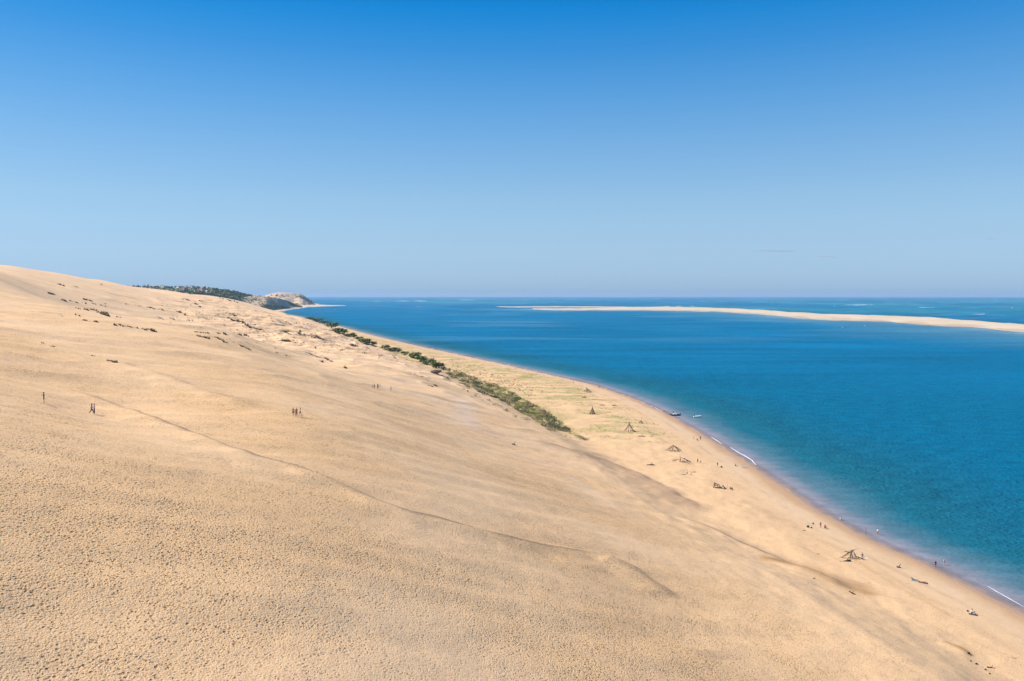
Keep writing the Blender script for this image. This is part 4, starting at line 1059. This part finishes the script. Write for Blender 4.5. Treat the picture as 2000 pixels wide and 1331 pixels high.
def cloth_mesh(pose, kind):
    if (kind, pose) in _cache: return _cache[kind, pose]
    p = POSES[pose]; N = []; E = []
    def nd(c, r, r2=None): N.append((*c, r, r2 or r)); return len(N) - 1
    def ch(a, b): E.append((a, b)); return b
    L = lambda a, b, t: tuple(Vector(a).lerp(Vector(b), t))
    if kind in ('shirt', 'long_shirt', 'top'):
        W0 = nd(L(p['P'], p['W'], .3), .155, .12); W = ch(W0, nd(p['W'], .14, .11)); C = ch(W, nd(p['C'], .165, .12)); ch(C, nd(L(p['C'], p['N'], .75), .085))
        for S in ('S', 'S2'):
            a, b, c = p[S]; s = ch(C, nd(a, .075 if kind != 'top' else .05))
            if kind != 'top':
                e = ch(s, nd(L(a, b, .75), .062))
                if kind == 'long_shirt': e = ch(e, nd(b, .056)); ch(e, nd(L(b, c, .85), .045))
    else:
        P = nd(p['P'], .15, .12); ch(P, nd(L(p['P'], p['W'], .45), .14, .11))
        t = {'briefs': 0., 'shorts': .75, 'trousers': 1.}[kind]
        for Lg in ('L', 'L2'):
            a, b, c, _ = p[Lg]; h = ch(P, nd(a, .104))
            if t == .75: ch(h, nd(L(a, b, .75), .085))
            if t == 1.: k = ch(h, nd(b, .078)); ch(k, nd(L(b, c, .88), .060))
    if kind == 'skirt_': pass
    m = skin_mesh(N, E); _cache[kind, pose] = m; return m
def dress_mesh(pose):
    if ('dress', pose) in _cache: return _cache['dress', pose]
    p = POSES[pose]; g = MB(); g.tube([Vector(p['P']) + Vector((0, 0, -.38)), Vector(p['P']) + Vector((0, 0, -.05)), p['W'], p['C'], Vector(p['N']) + Vector((0, 0, -.04))], [.26, .19, .14, .17, .09], 14)
    o = g.build('t', None); m = o.data; bpy.data.objects.remove(o); _cache['dress', pose] = m; return m
def hair_mesh(pose, long=False):
    if ('h', pose, long) in _cache: return _cache['h', pose, long]
    p = POSES[pose]; hd = Vector(p['Hd']); up_ = (hd - Vector(p['N'])).normalized(); bk = Vector((0, 1, 0)) if abs(up_.y) < .7 else Vector((0, 0, -1))
    g = MB(); c = hd + up_ * .058 + bk * .030; g.blob(tuple(c), (.084, .088 if abs(up_.y) < .7 else .080, .076), 12, 8, .03, random.Random(3))
    if long: g.blob(tuple(hd - up_ * .06 + bk * .07), (.075, .055, .13), 10, 6, .03, random.Random(4))
    o = g.build('t', None); m = o.data; bpy.data.objects.remove(o); _cache['h', pose, long] = m; return m
def eye_mesh(pose):
    if ('e', pose) in _cache: return _cache['e', pose]
    p = POSES[pose]; hd = Vector(p['Hd']); up_ = (hd - Vector(p['N'])).normalized(); fw = Vector((0, -1, 0)) if abs(up_.y) < .7 else Vector((0, 0, 1))
    g = MB()
    for s in (-.028, .028): g.blob(tuple(hd + fw * .074 + up_ * .018 + Vector((s, 0, 0))), (.012, .012, .010), 8, 6)
    o = g.build('t', None); m = o.data; bpy.data.objects.remove(o); _cache['e', pose] = m; return m
_pm = {}
def cm(name, c, r=.8):
    if name not in _pm: _pm[name] = mat(name, c, r, .2, vary=.08, scale=8)
    return _pm[name]
SK = {'light': cm('skin_light', (.52, .33, .24), .5), 'tan': cm('skin_tan', (.36, .20, .13), .5), 'dark': cm('skin_dark', (.16, .085, .055), .5)}
CL = dict(black=(.012, .012, .015), navy=(.02, .028, .055), white=(.75, .75, .75), grey=(.30, .31, .34), lblue=(.38, .46, .62), orange=(.42, .19, .09), red=(.42, .06, .055), pink=(.62, .26, .26), brown=(.11, .07, .05), dgrey=(.06, .065, .075),
          cream=(.62, .56, .48), teal=(.10, .32, .36), blue=(.06, .16, .42), green=(.05, .075, .05), yellow=(.62, .55, .20), maroon=(.14, .025, .03))
def make_obj(name, me, m, parent):
    if not me.materials: me.materials.append(m)
    o = bpy.data.objects.new(name, me); COL.objects.link(o)
    o.material_slots[0].link = 'OBJECT'; o.material_slots[0].material = m
    if parent: o.parent = parent
    return o
PEOPLE = []
def person(u, v, pose, rz, top, bottom, label, group, skin='tan', hair=(.03, .02, .015), long=False, scale=1.0, at=None, dz=0.0, tilt=None):
    x, y, z = at or hit(u, v)
    b = make_obj('person', body_mesh(pose), SK[skin], None)
    b.location = (x, y, z + dz); b.rotation_euler = (0, 0, math.radians(rz)); b.scale = (scale,) * 3
    tag(b, label, 'person', group)
    if top: make_obj('dress' if top[0] == 'dress' else 'shirt', dress_mesh(pose) if top[0] == 'dress' else cloth_mesh(pose, top[0]), cm('cloth_' + top[1], CL[top[1]]), b)
    if bottom: make_obj({'trousers': 'trousers', 'shorts': 'shorts', 'briefs': 'swim_shorts'}[bottom[0]], cloth_mesh(pose, bottom[0]), cm('cloth_' + bottom[1], CL[bottom[1]]), b)
    make_obj('hair', hair_mesh(pose, long), cm('hair_%d' % int(hair[0] * 100), hair), b)
    make_obj('eyes', eye_mesh(pose), cm('eye_dark', (.02, .015, .012), .3), b)
    PEOPLE.append(b)
    return b
GD, GBh = 'people walking on the dune', 'people on the beach and in the shallows'
T, B = 'top', 'trousers'
person(86, 788, 'hold', -60, ('shirt', 'black'), ('shorts', 'black'), 'person in a black shirt and black shorts standing alone, leftmost on the dune', GD, scale=1.02)
person(179, 809, 'walk', 110, ('long_shirt', 'grey'), ('trousers', 'black'), 'long haired person in grey and black striding, left of a pale blue shirt', GD, long=True)
person(184.5, 809, 'stand', -70, ('long_shirt', 'lblue'), ('trousers', 'dgrey'), 'person in a pale blue shirt close beside the long haired walker', GD)
person(573, 813, 'stand', 20, ('top', 'cream'), ('shorts', 'black'), 'person in a cream top and black shorts, left one of the trio on the slope', GD, scale=.97)
person(579, 814, 'stand', 0, ('shirt', 'orange'), ('trousers', 'maroon'), 'person in an orange-brown shirt in the middle of the trio on the slope', GD)
person(586, 813.5, 'walk', 80, ('top', 'white'), ('shorts', 'dgrey'), 'person in white top and dark grey shorts, right one of the trio on the slope', GD, skin='light')
person(728, 759, 'walk', 70, ('shirt', 'cream'), ('shorts', 'navy'), 'slight figure leading at the left of the far group on the slope', GD, scale=.85)
person(731.5, 759, 'stand', 60, ('shirt', 'dgrey'), ('shorts', 'black'), 'person in dark grey second from the left in the far group', GD, scale=.92)
person(738, 760, 'stand', 0, ('shirt', 'black'), ('trousers', 'black'), 'biggest figure in all black in the far group on the slope', GD, scale=1.05)
person(742, 758.5, 'walk', 90, ('shirt', 'white'), ('shorts', 'grey'), 'person in white at the right of the far group', GD, scale=.85, skin='light')
person(763.5, 764, 'walk', 100, ('shirt', 'grey'), ('shorts', 'brown'), 'person in grey walking apart to the right of the far group', GD, scale=.95)
# beach, far to near
person(1006, 723, 'stand', 30, ('shirt', 'black'), ('shorts', 'black'), 'farthest dark figure on the narrow beach beside the green flat', GBh)
person(1010, 722.5, 'walk', 90, ('shirt', 'dgrey'), ('shorts', 'black'), 'grey shirted figure right next to the farthest dark one', GBh)
person(1120, 749.5, 'stand', 0, ('shirt', 'maroon'), ('shorts', 'brown'), 'lone maroon figure on the beach left of the low wide hut', GBh)
person(1129, 764, 'stand', 40, None, ('shorts', 'green'), 'bare chested person standing just left of the low wide hut', GBh, scale=.9)
person(1146, 768, 'stand', -20, ('shirt', 'navy'), ('trousers', 'black'), 'person in dark navy standing in front of the low wide hut', GBh)
person(1170.5, 759, 'stand', 20, ('shirt', 'navy'), ('shorts', 'navy'), 'person in navy at the water edge right of the low wide hut', GBh)
person(1276, 798, 'stand', 40, None, ('briefs', 'maroon'), 'tanned swimmer in maroon standing at the water edge left of the red pair', GBh, scale=1.0)
person(1297, 807, 'stand', 0, ('top', 'red'), ('briefs', 'red'), 'left one of two people in red by the dark inflatable boat', GBh)
person(1301, 809, 'stand', 60, ('top', 'maroon'), ('shorts', 'maroon'), 'right one of two people in dark red by the dark inflatable boat', GBh)
person(1355, 859, 'walk', 60, ('top', 'pink'), ('briefs', 'grey'), 'pale person in pink and grey, left of the trio near the waterline', GBh, skin='light')
person(1361.5, 860.5, 'sit', 30, ('shirt', 'green'), ('shorts', 'black'), 'person in dark green sitting, middle of the trio near the waterline', GBh, scale=1.1)
person(1368, 860, 'stand', 0, ('shirt', 'black'), ('trousers', 'brown'), 'tall person in black and brown, right of the trio near the waterline', GBh, scale=1.05)
person(1362.5, 904, 'stand', 0, ('top', 'red'), ('trousers', 'maroon'), 'person in red and maroon right of the long broken shelter', GBh)
person(1368, 905, 'walk', 90, ('shirt', 'white'), ('trousers', 'brown'), 'person in white shirt and brown trousers beside the one in red and maroon', GBh)
person(1401.5, 912, 'stand', 10, ('shirt', 'brown'), ('shorts', 'brown'), 'person in brown standing next to a small dark bag', GBh)
person(1436, 911, 'sit', 80, ('shirt', 'black'), ('shorts', 'black'), 'person in black sitting beside the pale surfboard', GBh)
person(1342, 928, 'walk', 60, ('long_shirt', 'white'), ('trousers', 'dgrey'), 'person in a loose white shirt mid-step in front of the dark lean-to and poles', GBh)
person(1425.5, 956, 'sit', 60, ('shirt', 'maroon'), ('shorts', 'brown'), 'person in maroon sitting at the right end of the dark lean-to', GBh)
person(1430, 957, 'sit', -40, ('shirt', 'black'), ('shorts', 'black'), 'person in black sitting outermost beside the dark lean-to', GBh)
person(1602.5, 1031.5, 'stand', 0, ('top', 'brown'), ('trousers', 'pink'), 'person in a brown top and pink skirt-like trousers by the beach bags', GBh)
person(1611, 1032, 'sit', 20, ('shirt', 'black'), ('shorts', 'black'), 'person in black sitting right of the one in pink trousers', GBh, scale=1.15)
person(1640.5, 1016, 'crouch', 50, ('shirt', 'white'), ('briefs', 'white'), 'child in white bending down in the shallows', GBh, skin='light', scale=.95)
person(1714.5, 1045, 'stand', -30, ('long_shirt', 'white'), ('briefs', 'cream'), 'person in a bright white shirt wading near the thin post', GBh, skin='tan', scale=1.0)
person(1827, 1109, 'stand', 0, ('shirt', 'black'), ('shorts', 'maroon'), 'person in black and maroon standing on the wet sand', GBh, scale=1.0)
person(1844, 1104, 'stand', 20, ('shirt', 'white'), ('briefs', 'cream'), 'person in white wading behind the one in black and maroon', GBh, skin='light', scale=.9)
person(1663, 1088, 'hold', 0, ('long_shirt', 'cream'), ('trousers', 'grey'), 'person in cream bending over the driftwood windbreak behind the bicycle', GBh, skin='light')
person(1684, 1088, 'sit', -20, ('shirt', 'grey'), ('shorts', 'pink'), 'dark haired person in grey sitting right of the bicycle', GBh, scale=1.15)
person(1786, 1134, 'recline', 75, ('shirt', 'black'), ('shorts', 'blue'), 'sunbather in black and blue leaning back, left of two', GBh)
person(1803, 1138, 'lie', 65, None, ('shorts', 'brown'), 'bare backed sunbather lying flat, right of two', GBh)
person(1897, 1199, 'sit', 60, ('long_shirt', 'white'), ('shorts', 'black'), 'person in a white shirt and black shorts sitting nearest on the lower beach', GBh, scale=1.1)

# ================================================================== THINGS ON THE BEACH
def blob_bag(u, v, s, col, label, seed=0):
    x, y, z = hit(u, v); root = empty('beach_bag', (x, y, z)); tag(root, label, 'bag')
    g = MB(); g.blob((0, 0, s * .42), (s * .62, s * .42, s * .5), 12, 8, .05, random.Random(seed)); g.build('bag_body', cm('bag_' + col, CL[col]), root)
    h = MB(); h.tube([(-s * .3, 0, s * .8), (-s * .2, 0, s * 1.05), (s * .2, 0, s * 1.05), (s * .3, 0, s * .8)], s * .04, 6); h.build('handle', cm('bag_' + col, CL[col]), root)
blob_bag(1578, 1030.5, .62, 'green', 'dark green bag left of the person in pink trousers')
blob_bag(1585, 1032, .4, 'dgrey', 'small grey bag between the dark green bag and the person in pink trousers')
blob_bag(1588, 1024, .42, 'brown', 'small brown bag farthest back near the person in pink trousers')
blob_bag(1409, 913.5, .6, 'brown', 'small dark bag right of the standing person in brown')
blob_bag(1890, 1195, .35, 'dgrey', 'small grey bag left of the person sitting nearest')
def towel(u, v, w, l, rz, col, label):
    x, y, z = hit(u, v); n, m_ = 14, 8; V = []; 
    c, s = math.cos(math.radians(rz)), math.sin(math.radians(rz))
    for i in range(n):
        for j in range(m_):
            a, b = (i / (n - 1) - .5) * l, (j / (m_ - 1) - .5) * w; X_, Y_ = a * c - b * s, a * s + b * c
            V.append((X_, Y_, .03 + .015 * math.sin(a * 7 + b * 5) + gz(x + X_, y + Y_) - z))
    q = [(i * m_ + j, (i + 1) * m_ + j, (i + 1) * m_ + j + 1, i * m_ + j + 1) for i in range(n - 1) for j in range(m_ - 1)]
    V2 = [(a, b, c_ - .02) for a, b, c_ in V]; nn = len(V)
    q2 = [tuple(k + nn for k in f[::-1]) for f in q]
    g = MB(); g.add(V + V2, q + q2); o = g.build('beach_towel', cm('towel_' + col, CL[col]), loc=(x, y, z)); tag(o, label, 'towel')
towel(1786, 1135, .6, 1.3, -12, 'teal', 'teal blue towel under the sunbather in black and blue')
towel(1803, 1139, .8, 1.9, -25, 'maroon', 'dark red towel under the bare backed sunbather')
towel(1901, 1201, 1.0, 1.6, -20, 'dgrey', 'dark grey towel under the person sitting nearest')
towel(1688, 1090, .8, 1.7, 0, 'white', 'white towel on the sand right of the seated person by the bicycle')
# thin post at the water edge
x, y, z = hit(1691, 1046); g = MB(); g.tube([(0, 0, -.5), (.02, 0, .8), (.05, .02, 2.2)], [.06, .055, .05], 7); tag(g.build('wooden_post', M_WOODD, loc=(x, y, z)), 'thin dark post standing upright in the shallows', 'post')
# stick beside the person in the loose white shirt
x, y, z = hit(1349, 928); root = empty('driftwood_shelter', (x, y, z)); tag(root, 'two short upright sticks beside the person in a loose white shirt', 'driftwood shelter')
pole_part(root, (0, 0, -.1), (0, 0, 1.4), .05, M_WOODB, random.Random(1)); pole_part(root, (.5, .2, -.1), (-.1, 0, 1.2), .05, M_WOODB, random.Random(2)); pole_part(root, (-3.4, .2, .1), (-1.6, 0, .15), .12, M_WOODD, random.Random(3))
log(1356, 923, [(-4, 0, 0), (0, .2, 0), (4, 0, 0)], .13, M_WOODD, 'dark log lying right of the two short upright sticks')
# surfboard
x, y, z = hit(1450, 912.5); root = empty('surfboard', (x, y, z), math.radians(-6)); tag(root, 'pale blue surfboard lying flat near the waterline', 'surfboard')
g = MB(); n = 18; V = []
for i in range(n):
    t = i / (n - 1); w = .34 * (math.sin(math.pi * min(max(t, .012), .99)) ** .62); xx = (t - .5) * 3.2; rk = .20 * abs(2 * t - 1) ** 3
    V += [(xx, -w, .09 + rk), (xx, 0, .15 + rk), (xx, w, .09 + rk), (xx, 0, .04 + rk)]
g.add(V, [(i * 4 + j, i * 4 + (j + 1) % 4, (i + 1) * 4 + (j + 1) % 4, (i + 1) * 4 + j) for i in range(n - 1) for j in range(4)]); g.build('board', cm('board_blue', (.45, .58, .70), .35), root)
g = MB()
for s in (-.12, 0, .12): g.add([(-1.35, s - .01, .06), (-1.15, s - .01, .06), (-1.38, s - .01, -.08), (-1.35, s + .01, .06), (-1.15, s + .01, .06), (-1.38, s + .01, -.08)], [(0, 1, 2), (5, 4, 3), (0, 3, 4, 1), (1, 4, 5, 2), (2, 5, 3, 0)])
g.build('fin', cm('cloth_black', CL['black']), root, smooth=False)
# bicycle
def bicycle(u, v, rz, label):
    x, y, z = hit(u, v); root = empty('bicycle', (x, y, z), math.radians(rz)); tag(root, label, 'bicycle'); root.rotation_euler.x = math.radians(-12)
    mk = cm('bike_frame', (.25, .26, .28), .4); tb = cm('tyre', (.02, .02, .02), .8)
    for cx in (-.53, .53):
        w = MB(); w.tube([(cx + .33 * math.cos(a), 0, .34 + .33 * math.sin(a)) for a in np.linspace(0, 2 * math.pi, 25)], .022, 6, cap=False); wo_ = w.build('wheel', tb, root)
        s = MB()
        for k in range(8):
            a = k * math.pi / 4; s.tube([(cx, 0, .34), (cx + .31 * math.cos(a), 0, .34 + .31 * math.sin(a))], .004, 4)
        s.tube([(cx, -.05, .34), (cx, .05, .34)], .03, 8); s.build('spokes', mk, wo_)
    f = MB(); bb = (-.05, 0, .30); st = (-.18, 0, .78); hd_ = (.36, 0, .80)
    for a, b in ((bb, st), (bb, hd_), (st, hd_), (bb, (-.53, 0, .34)), (st, (-.53, 0, .34)), (hd_, (.53, 0, .34))): f.tube([a, b], .018, 6)
    f.build('frame', mk, root)
    h = MB(); h.tube([hd_, (.34, 0, .95)], .016, 6); h.tube([(.30, -.28, .97), (.36, 0, .96), (.30, .28, .97)], .015, 6); h.build('handlebar', tb, root)
    s = MB(); s.tube([st, (-.21, 0, .90)], .015, 6); s.box((-.22, 0, .92), (.26, .13, .05)); s.build('saddle', tb, root)
    pd = MB(); pd.tube([(-.05, -.12, .16), (-.05, -.05, .16), (-.05, -.05, .44), (-.05, -.12, .44)], .012, 5); pd.build('pedal', tb, root)
bicycle(1668, 1093, 18, 'grey bicycle leaning in the sand in front of the driftwood windbreak')

# ================================================================== BOATS
M_HYP = mat('black_rubber', (.018, .022, .022), .5, .4, vary=.1); M_FIB = mat('white_fibreglass', (.72, .78, .76), .3, .5, vary=.05); M_MINT = mat('mint_fibreglass', (.30, .52, .47), .3, .5, vary=.05)
def rib(loc, rz, label, L=6.0):
    root = empty('inflatable_boat', loc, math.radians(rz)); tag(root, label, 'boat'); s = L / 6.0
    t = MB()
    for sd_ in (-1, 1): t.tube([Vector(p) * s for p in ((-2.9, sd_ * .85, .45), (-1.5, sd_ * .95, .42), (1.0, sd_ * .92, .48), (2.2, sd_ * .6, .66), (3.0, 0, .88))], [.16 * s, .27 * s, .27 * s, .25 * s, .20 * s], 12)
    t.build('inflatable_tube', M_HYP, root)
    h = MB(); n = 9
    V = []
    for i in range(n):
        q = i / (n - 1); w = .8 * (1 - q ** 3) + .03; xx = (-2.7 + 5.5 * q) * s
        V += [(xx, -w * s, (.36 + .3 * q ** 3) * s), (xx, 0, (-.05 + .55 * q ** 3) * s), (xx, w * s, (.36 + .3 * q ** 3) * s), (xx, 0, (.40 + .3 * q ** 3) * s)]
    h.add(V, [(i * 4 + j, i * 4 + (j + 1) % 4, (i + 1) * 4 + (j + 1) % 4, (i + 1) * 4 + j) for i in range(n - 1) for j in range(4)] + [(0, 1, 2, 3)]); h.build('hull', M_MINT, root)
    c = MB(); c.box((.3 * s, 0, .80 * s), (.75 * s, .8 * s, .85 * s), taper=.7); c.box((1.2 * s, 0, .62 * s), (.9 * s, .9 * s, .35 * s), taper=.8); c.build('console', M_FIB, root)
    se = MB(); se.box((-.8 * s, 0, .66 * s), (.8 * s, .7 * s, .5 * s), taper=.85); se.build('seat', M_FIB, root)
    m_ = MB(); m_.box((-3.0 * s, 0, .95 * s), (.45 * s, .38 * s, .55 * s), taper=.75); m_.box((-3.05 * s, 0, .35 * s), (.2 * s, .14 * s, .8 * s)); m_.build('outboard_motor', M_HYP, root)
    return root
xw, yw, _ = at_z(1318, 812)
rib((xw, yw, -.02), 186, 'dark inflatable boat with white seats and console beached at the waterline', 6.2)
xw, yw, _ = at_z(1362, 815)
def skiff(loc, rz, label, L, cab=False, name='motorboat', group=None, windows=True):
    root = empty(name, loc, math.radians(rz)); tag(root, label, 'boat', group); s = L / 5.0
    h = MB(); n = 10; V = []
    for i in range(n):
        q = i / (n - 1); w = .85 * (1 - max(0, q - .35) ** 2.2 * 2.4); w = max(w, .04); xx = (-2.5 + 5.0 * q) * s; sh_ = .62 + .28 * q ** 2
        V += [(xx, -w * s, sh_ * s), (xx, -w * .8 * s, .05 * s + .2 * q ** 3 * s), (xx, 0, (-.2 + .5 * q ** 4) * s), (xx, w * .8 * s, .05 * s + .2 * q ** 3 * s), (xx, w * s, sh_ * s), (xx, w * .85 * s, (sh_ - .02) * s), (xx, w * .75 * s, (sh_ - .25) * s), (xx, -w * .75 * s, (sh_ - .25) * s), (xx, -w * .85 * s, (sh_ - .02) * s)]
    h.add(V, [(i * 9 + j, i * 9 + (j + 1) % 9, (i + 1) * 9 + (j + 1) % 9, (i + 1) * 9 + j) for i in range(n - 1) for j in range(9)] + [tuple(range(9))[::-1], tuple((n - 1) * 9 + k for k in range(9))]); h.build('hull', M_FIB, root)
    b = MB(); b.box((-.5 * s, 0, .52 * s), (.35 * s, 1.3 * s, .16 * s)); b.box((.7 * s, 0, .55 * s), (.35 * s, 1.1 * s, .16 * s)); b.build('seat', M_MINT, root)
    m_ = MB(); m_.box((-2.62 * s, 0, .85 * s), (.36 * s, .3 * s, .5 * s), taper=.75); m_.box((-2.66 * s, 0, .3 * s), (.16 * s, .12 * s, .8 * s)); m_.build('outboard_motor', M_HYP, root)
    if cab:
        c = MB(); c.box((.2 * s, 0, 1.05 * s), (1.6 * s, 1.15 * s, .9 * s), taper=.75); cb = c.build('cabin', M_FIB, root, smooth=False)
        for sd_ in (-1, 1):
            w_ = MB(); w_.box((.2 * s, sd_ * .545 * s, 1.12 * s), (1.1 * s, .04 * s, .28 * s)); w_.build('window', M_GLASS, cb, smooth=False)
    return root
skiff((xw, yw, 0), 4, 'small mint and white motorboat floating just off the beach right of the dark inflatable', 4.6)
person(0, 0, 'sit', 200, ('shirt', 'black'), ('shorts', 'black'), 'person in black sitting in the stern of the small mint and white motorboat', GBh, at=(xw - 1.5, yw, .42))
xp, yp, _ = at_z(1315, 808)
person(0, 0, 'stand', 0, ('top', 'maroon'), ('shorts', 'black'), 'person in maroon standing behind the dark inflatable boat', GBh, at=(xp, yp, -.35))
GS = 'small boats out on the water'
for u, v, L, rz, cab, lb in [
    (1102, 608, 9, 10, True, 'white boat just in front of the left tip of the sandbank'), (1646, 640, 4.5, 20, False, 'white boat in the channel below the middle of the sandbank'), (1689, 637, 3.6, 0, False, 'faint small boat in the channel right of the nearer white one'),
    (1508, 592, 13, 0, True, 'small white boat behind the sandbank left of the long breaker'), (1922, 614.4, 9, 5, True, 'white motorboat behind the sandbank trailing a long wake at the right'), (1977, 602, 13, 0, True, 'tiny boat near the right edge beyond the sandbank'),
    (610, 604.6, 9, 20, False, 'white boat moored off the far beach, first from the left'), (654, 605, 8, 0, False, 'small boat moored off the far beach, farthest to the right'), (817, 600, 14, 0, True, 'white boat alone in the open channel left of the sandbank'), (1629, 599.5, 8, 0, False, 'faint boat behind the sandbank below the long breaker')]:
    xb, yb, _ = at_z(u, v); skiff((xb, yb, .1), rz, lb, L, cab, group=GS)
xb, yb, _ = at_z(631, 605); r_ = skiff((xb, yb, .1), 0, 'boat with a green hull cover moored between two white boats off the far beach', 10, False, group=GS)
for c in r_.children:
    if c.name.startswith('hull'):
        c.data.materials.clear(); c.data.materials.append(cm('boat_green', (.12, .42, .25), .5))

# ================================================================== FOAM
M_FOAM = mat('sea_foam', (.66, .66, .66), .7, .2, vary=.08, scale=2)
def foam(pts, w, label_kind='surf_foam', zz=.05, thick=.12, seed=0, rag=.5):
    P = np.array([at_z(u, v)[:2] for u, v in pts]); rng_ = random.Random(seed)
    t = np.linspace(0, len(P) - 1, max(40, len(P) * 12)); i = np.minimum(t.astype(int), len(P) - 2); q = (t - i)[:, None]
    C_ = P[i] * (1 - q) + P[i + 1] * q; d = np.gradient(C_, axis=0); d /= np.hypot(*d.T)[:, None]; nrm = np.stack([-d[:, 1], d[:, 0]], -1)
    s = np.linspace(0, 1, len(C_)); env = np.sin(np.pi * s) ** .4
    ww = w * env * (1 + rag * fbm(C_[:, 0] / (w * 3 + 1), C_[:, 1] / (w * 3 + 1), 3, seed)); ww2 = w * env * (1 + rag * fbm(C_[:, 0] / (w * 3 + 1), C_[:, 1] / (w * 3 + 1), 3, seed + 7))
    A_ = C_ + nrm * ww[:, None] * .5; B_ = C_ - nrm * ww2[:, None] * .5
    V = np.concatenate([np.column_stack([A_, np.full(len(C_), zz)]), np.column_stack([C_, zz + thick * env]), np.column_stack([B_, np.full(len(C_), zz)])])
    n = len(C_); idx = np.arange(3 * n).reshape(3, n)
    Q = np.stack([idx[:-1, :-1], idx[:-1, 1:], idx[1:, 1:], idx[1:, :-1]], -1).reshape(-1, 4)
    return V, Q
def foam_obj(name, strips, **k):
    Vs, Qs, n = [], [], 0
    for j, (pts, w, th) in enumerate(strips):
        V, Q = foam(pts, w, thick=th, seed=j + 3, **k); Vs.append(V); Qs.append(Q + n); n += len(V)
    o = mesh_np(name, np.concatenate(Vs), np.concatenate(Qs), M_FOAM); tag(o, kind='stuff')
foam_obj('shore_foam', [([(1389, 854), (1400, 861), (1411, 868)], .40, .08), ([(1426, 874), (1440, 883), (1455, 891), (1468, 899), (1477, 909)], .55, .10), ([(1268, 792), (1280, 797), (1290, 803)], .35, .05), ([(1928, 1145), (1950, 1158), (1975, 1172), (2000, 1186)], .22, .05), ([(1250, 784), (1262, 789)], .3, .05)])
foam_obj('offshore_breakers', [([(1648, 596.2), (1665, 596), (1680, 596), (1692, 595.4)], 46, 1.2), ([(1668, 596.4), (1684, 596)], 50, 1.5), ([(1697, 595.7), (1704, 595.6)], 40, 1.), ([(1794, 601.2), (1805, 600.8), (1812, 601)], 28, .8), ([(1812, 601.6), (1826, 601.4)], 14, .5), ([(1900, 614.3), (1912, 614.2), (1921, 614)], 9, .5),
    ([(812, 599.8), (820, 599.6)], 26, .7), ([(862, 586), (864, 586)], 300, 3), ([(898, 586.4), (912, 586.2), (928, 586.2)], 170, 2.5), ([(785, 588.7), (790, 588.5)], 160, 3), ([(812, 588.4), (818, 588.3), (823, 588.4)], 150, 3), ([(730, 589), (737, 588.8)], 100, 1.5), ([(826, 588.6), (830, 588.5)], 120, 2),
    ([(1300, 599.0), (1306, 598.8)], 30, 1), ([(1322, 598.6), (1330, 598.4)], 34, 1.2), ([(1348, 598.8), (1354, 598.6)], 30, 1)])

# ================================================================== HIGH THIN CLOUDS
def cloud_mat():
    m = bpy.data.materials.new('thin_cloud'); m.use_nodes = True; nt = m.node_tree; N = nt.nodes; L = nt.links; N.clear()
    o = N.new('ShaderNodeOutputMaterial'); v = N.new('ShaderNodeVolumePrincipled'); v.inputs['Color'].default_value = (.62, .68, .80, 1); v.inputs['Density'].default_value = .0022
    L.new(v.outputs[0], o.inputs['Volume']); return m
M_CLOUD = cloud_mat()
cb = MB()
for u, v, w, h, sd_ in [(1500, 490.3, 24, 1.3, 1), (1530, 491, 26, 1.5, 2), (1608, 501.5, 13, 1.0, 3), (1625, 502.5, 15, 1.0, 4), (1936, 467, 14, .8, 5)]:
    x, y, z = at_y(u, v, 30000); k = 30000 / F
    cb.blob((x, y, z), (w * k, 260, h * k), 26, 10, .10, random.Random(sd_))
tag(cb.build('thin_cloud', M_CLOUD), kind='stuff')

# ================================================================== AIR
def build_haze():
    mh = bpy.data.materials.new('haze'); mh.use_nodes = True
    n = mh.node_tree; n.nodes.clear()
    pv = n.nodes.new('ShaderNodeVolumePrincipled'); o = n.nodes.new('ShaderNodeOutputMaterial')
    pv.inputs['Color'].default_value = (.50, .74, 1.0, 1); pv.inputs['Density'].default_value = 3.3e-5; pv.inputs['Anisotropy'].default_value = .1
    n.links.new(pv.outputs[0], o.inputs['Volume'])
    b = MB(); b.box((0, 0, 52), (76000, 76000, 140))
    h = b.build('haze', mh, smooth=False); tag(h, kind='stuff')
build_haze()
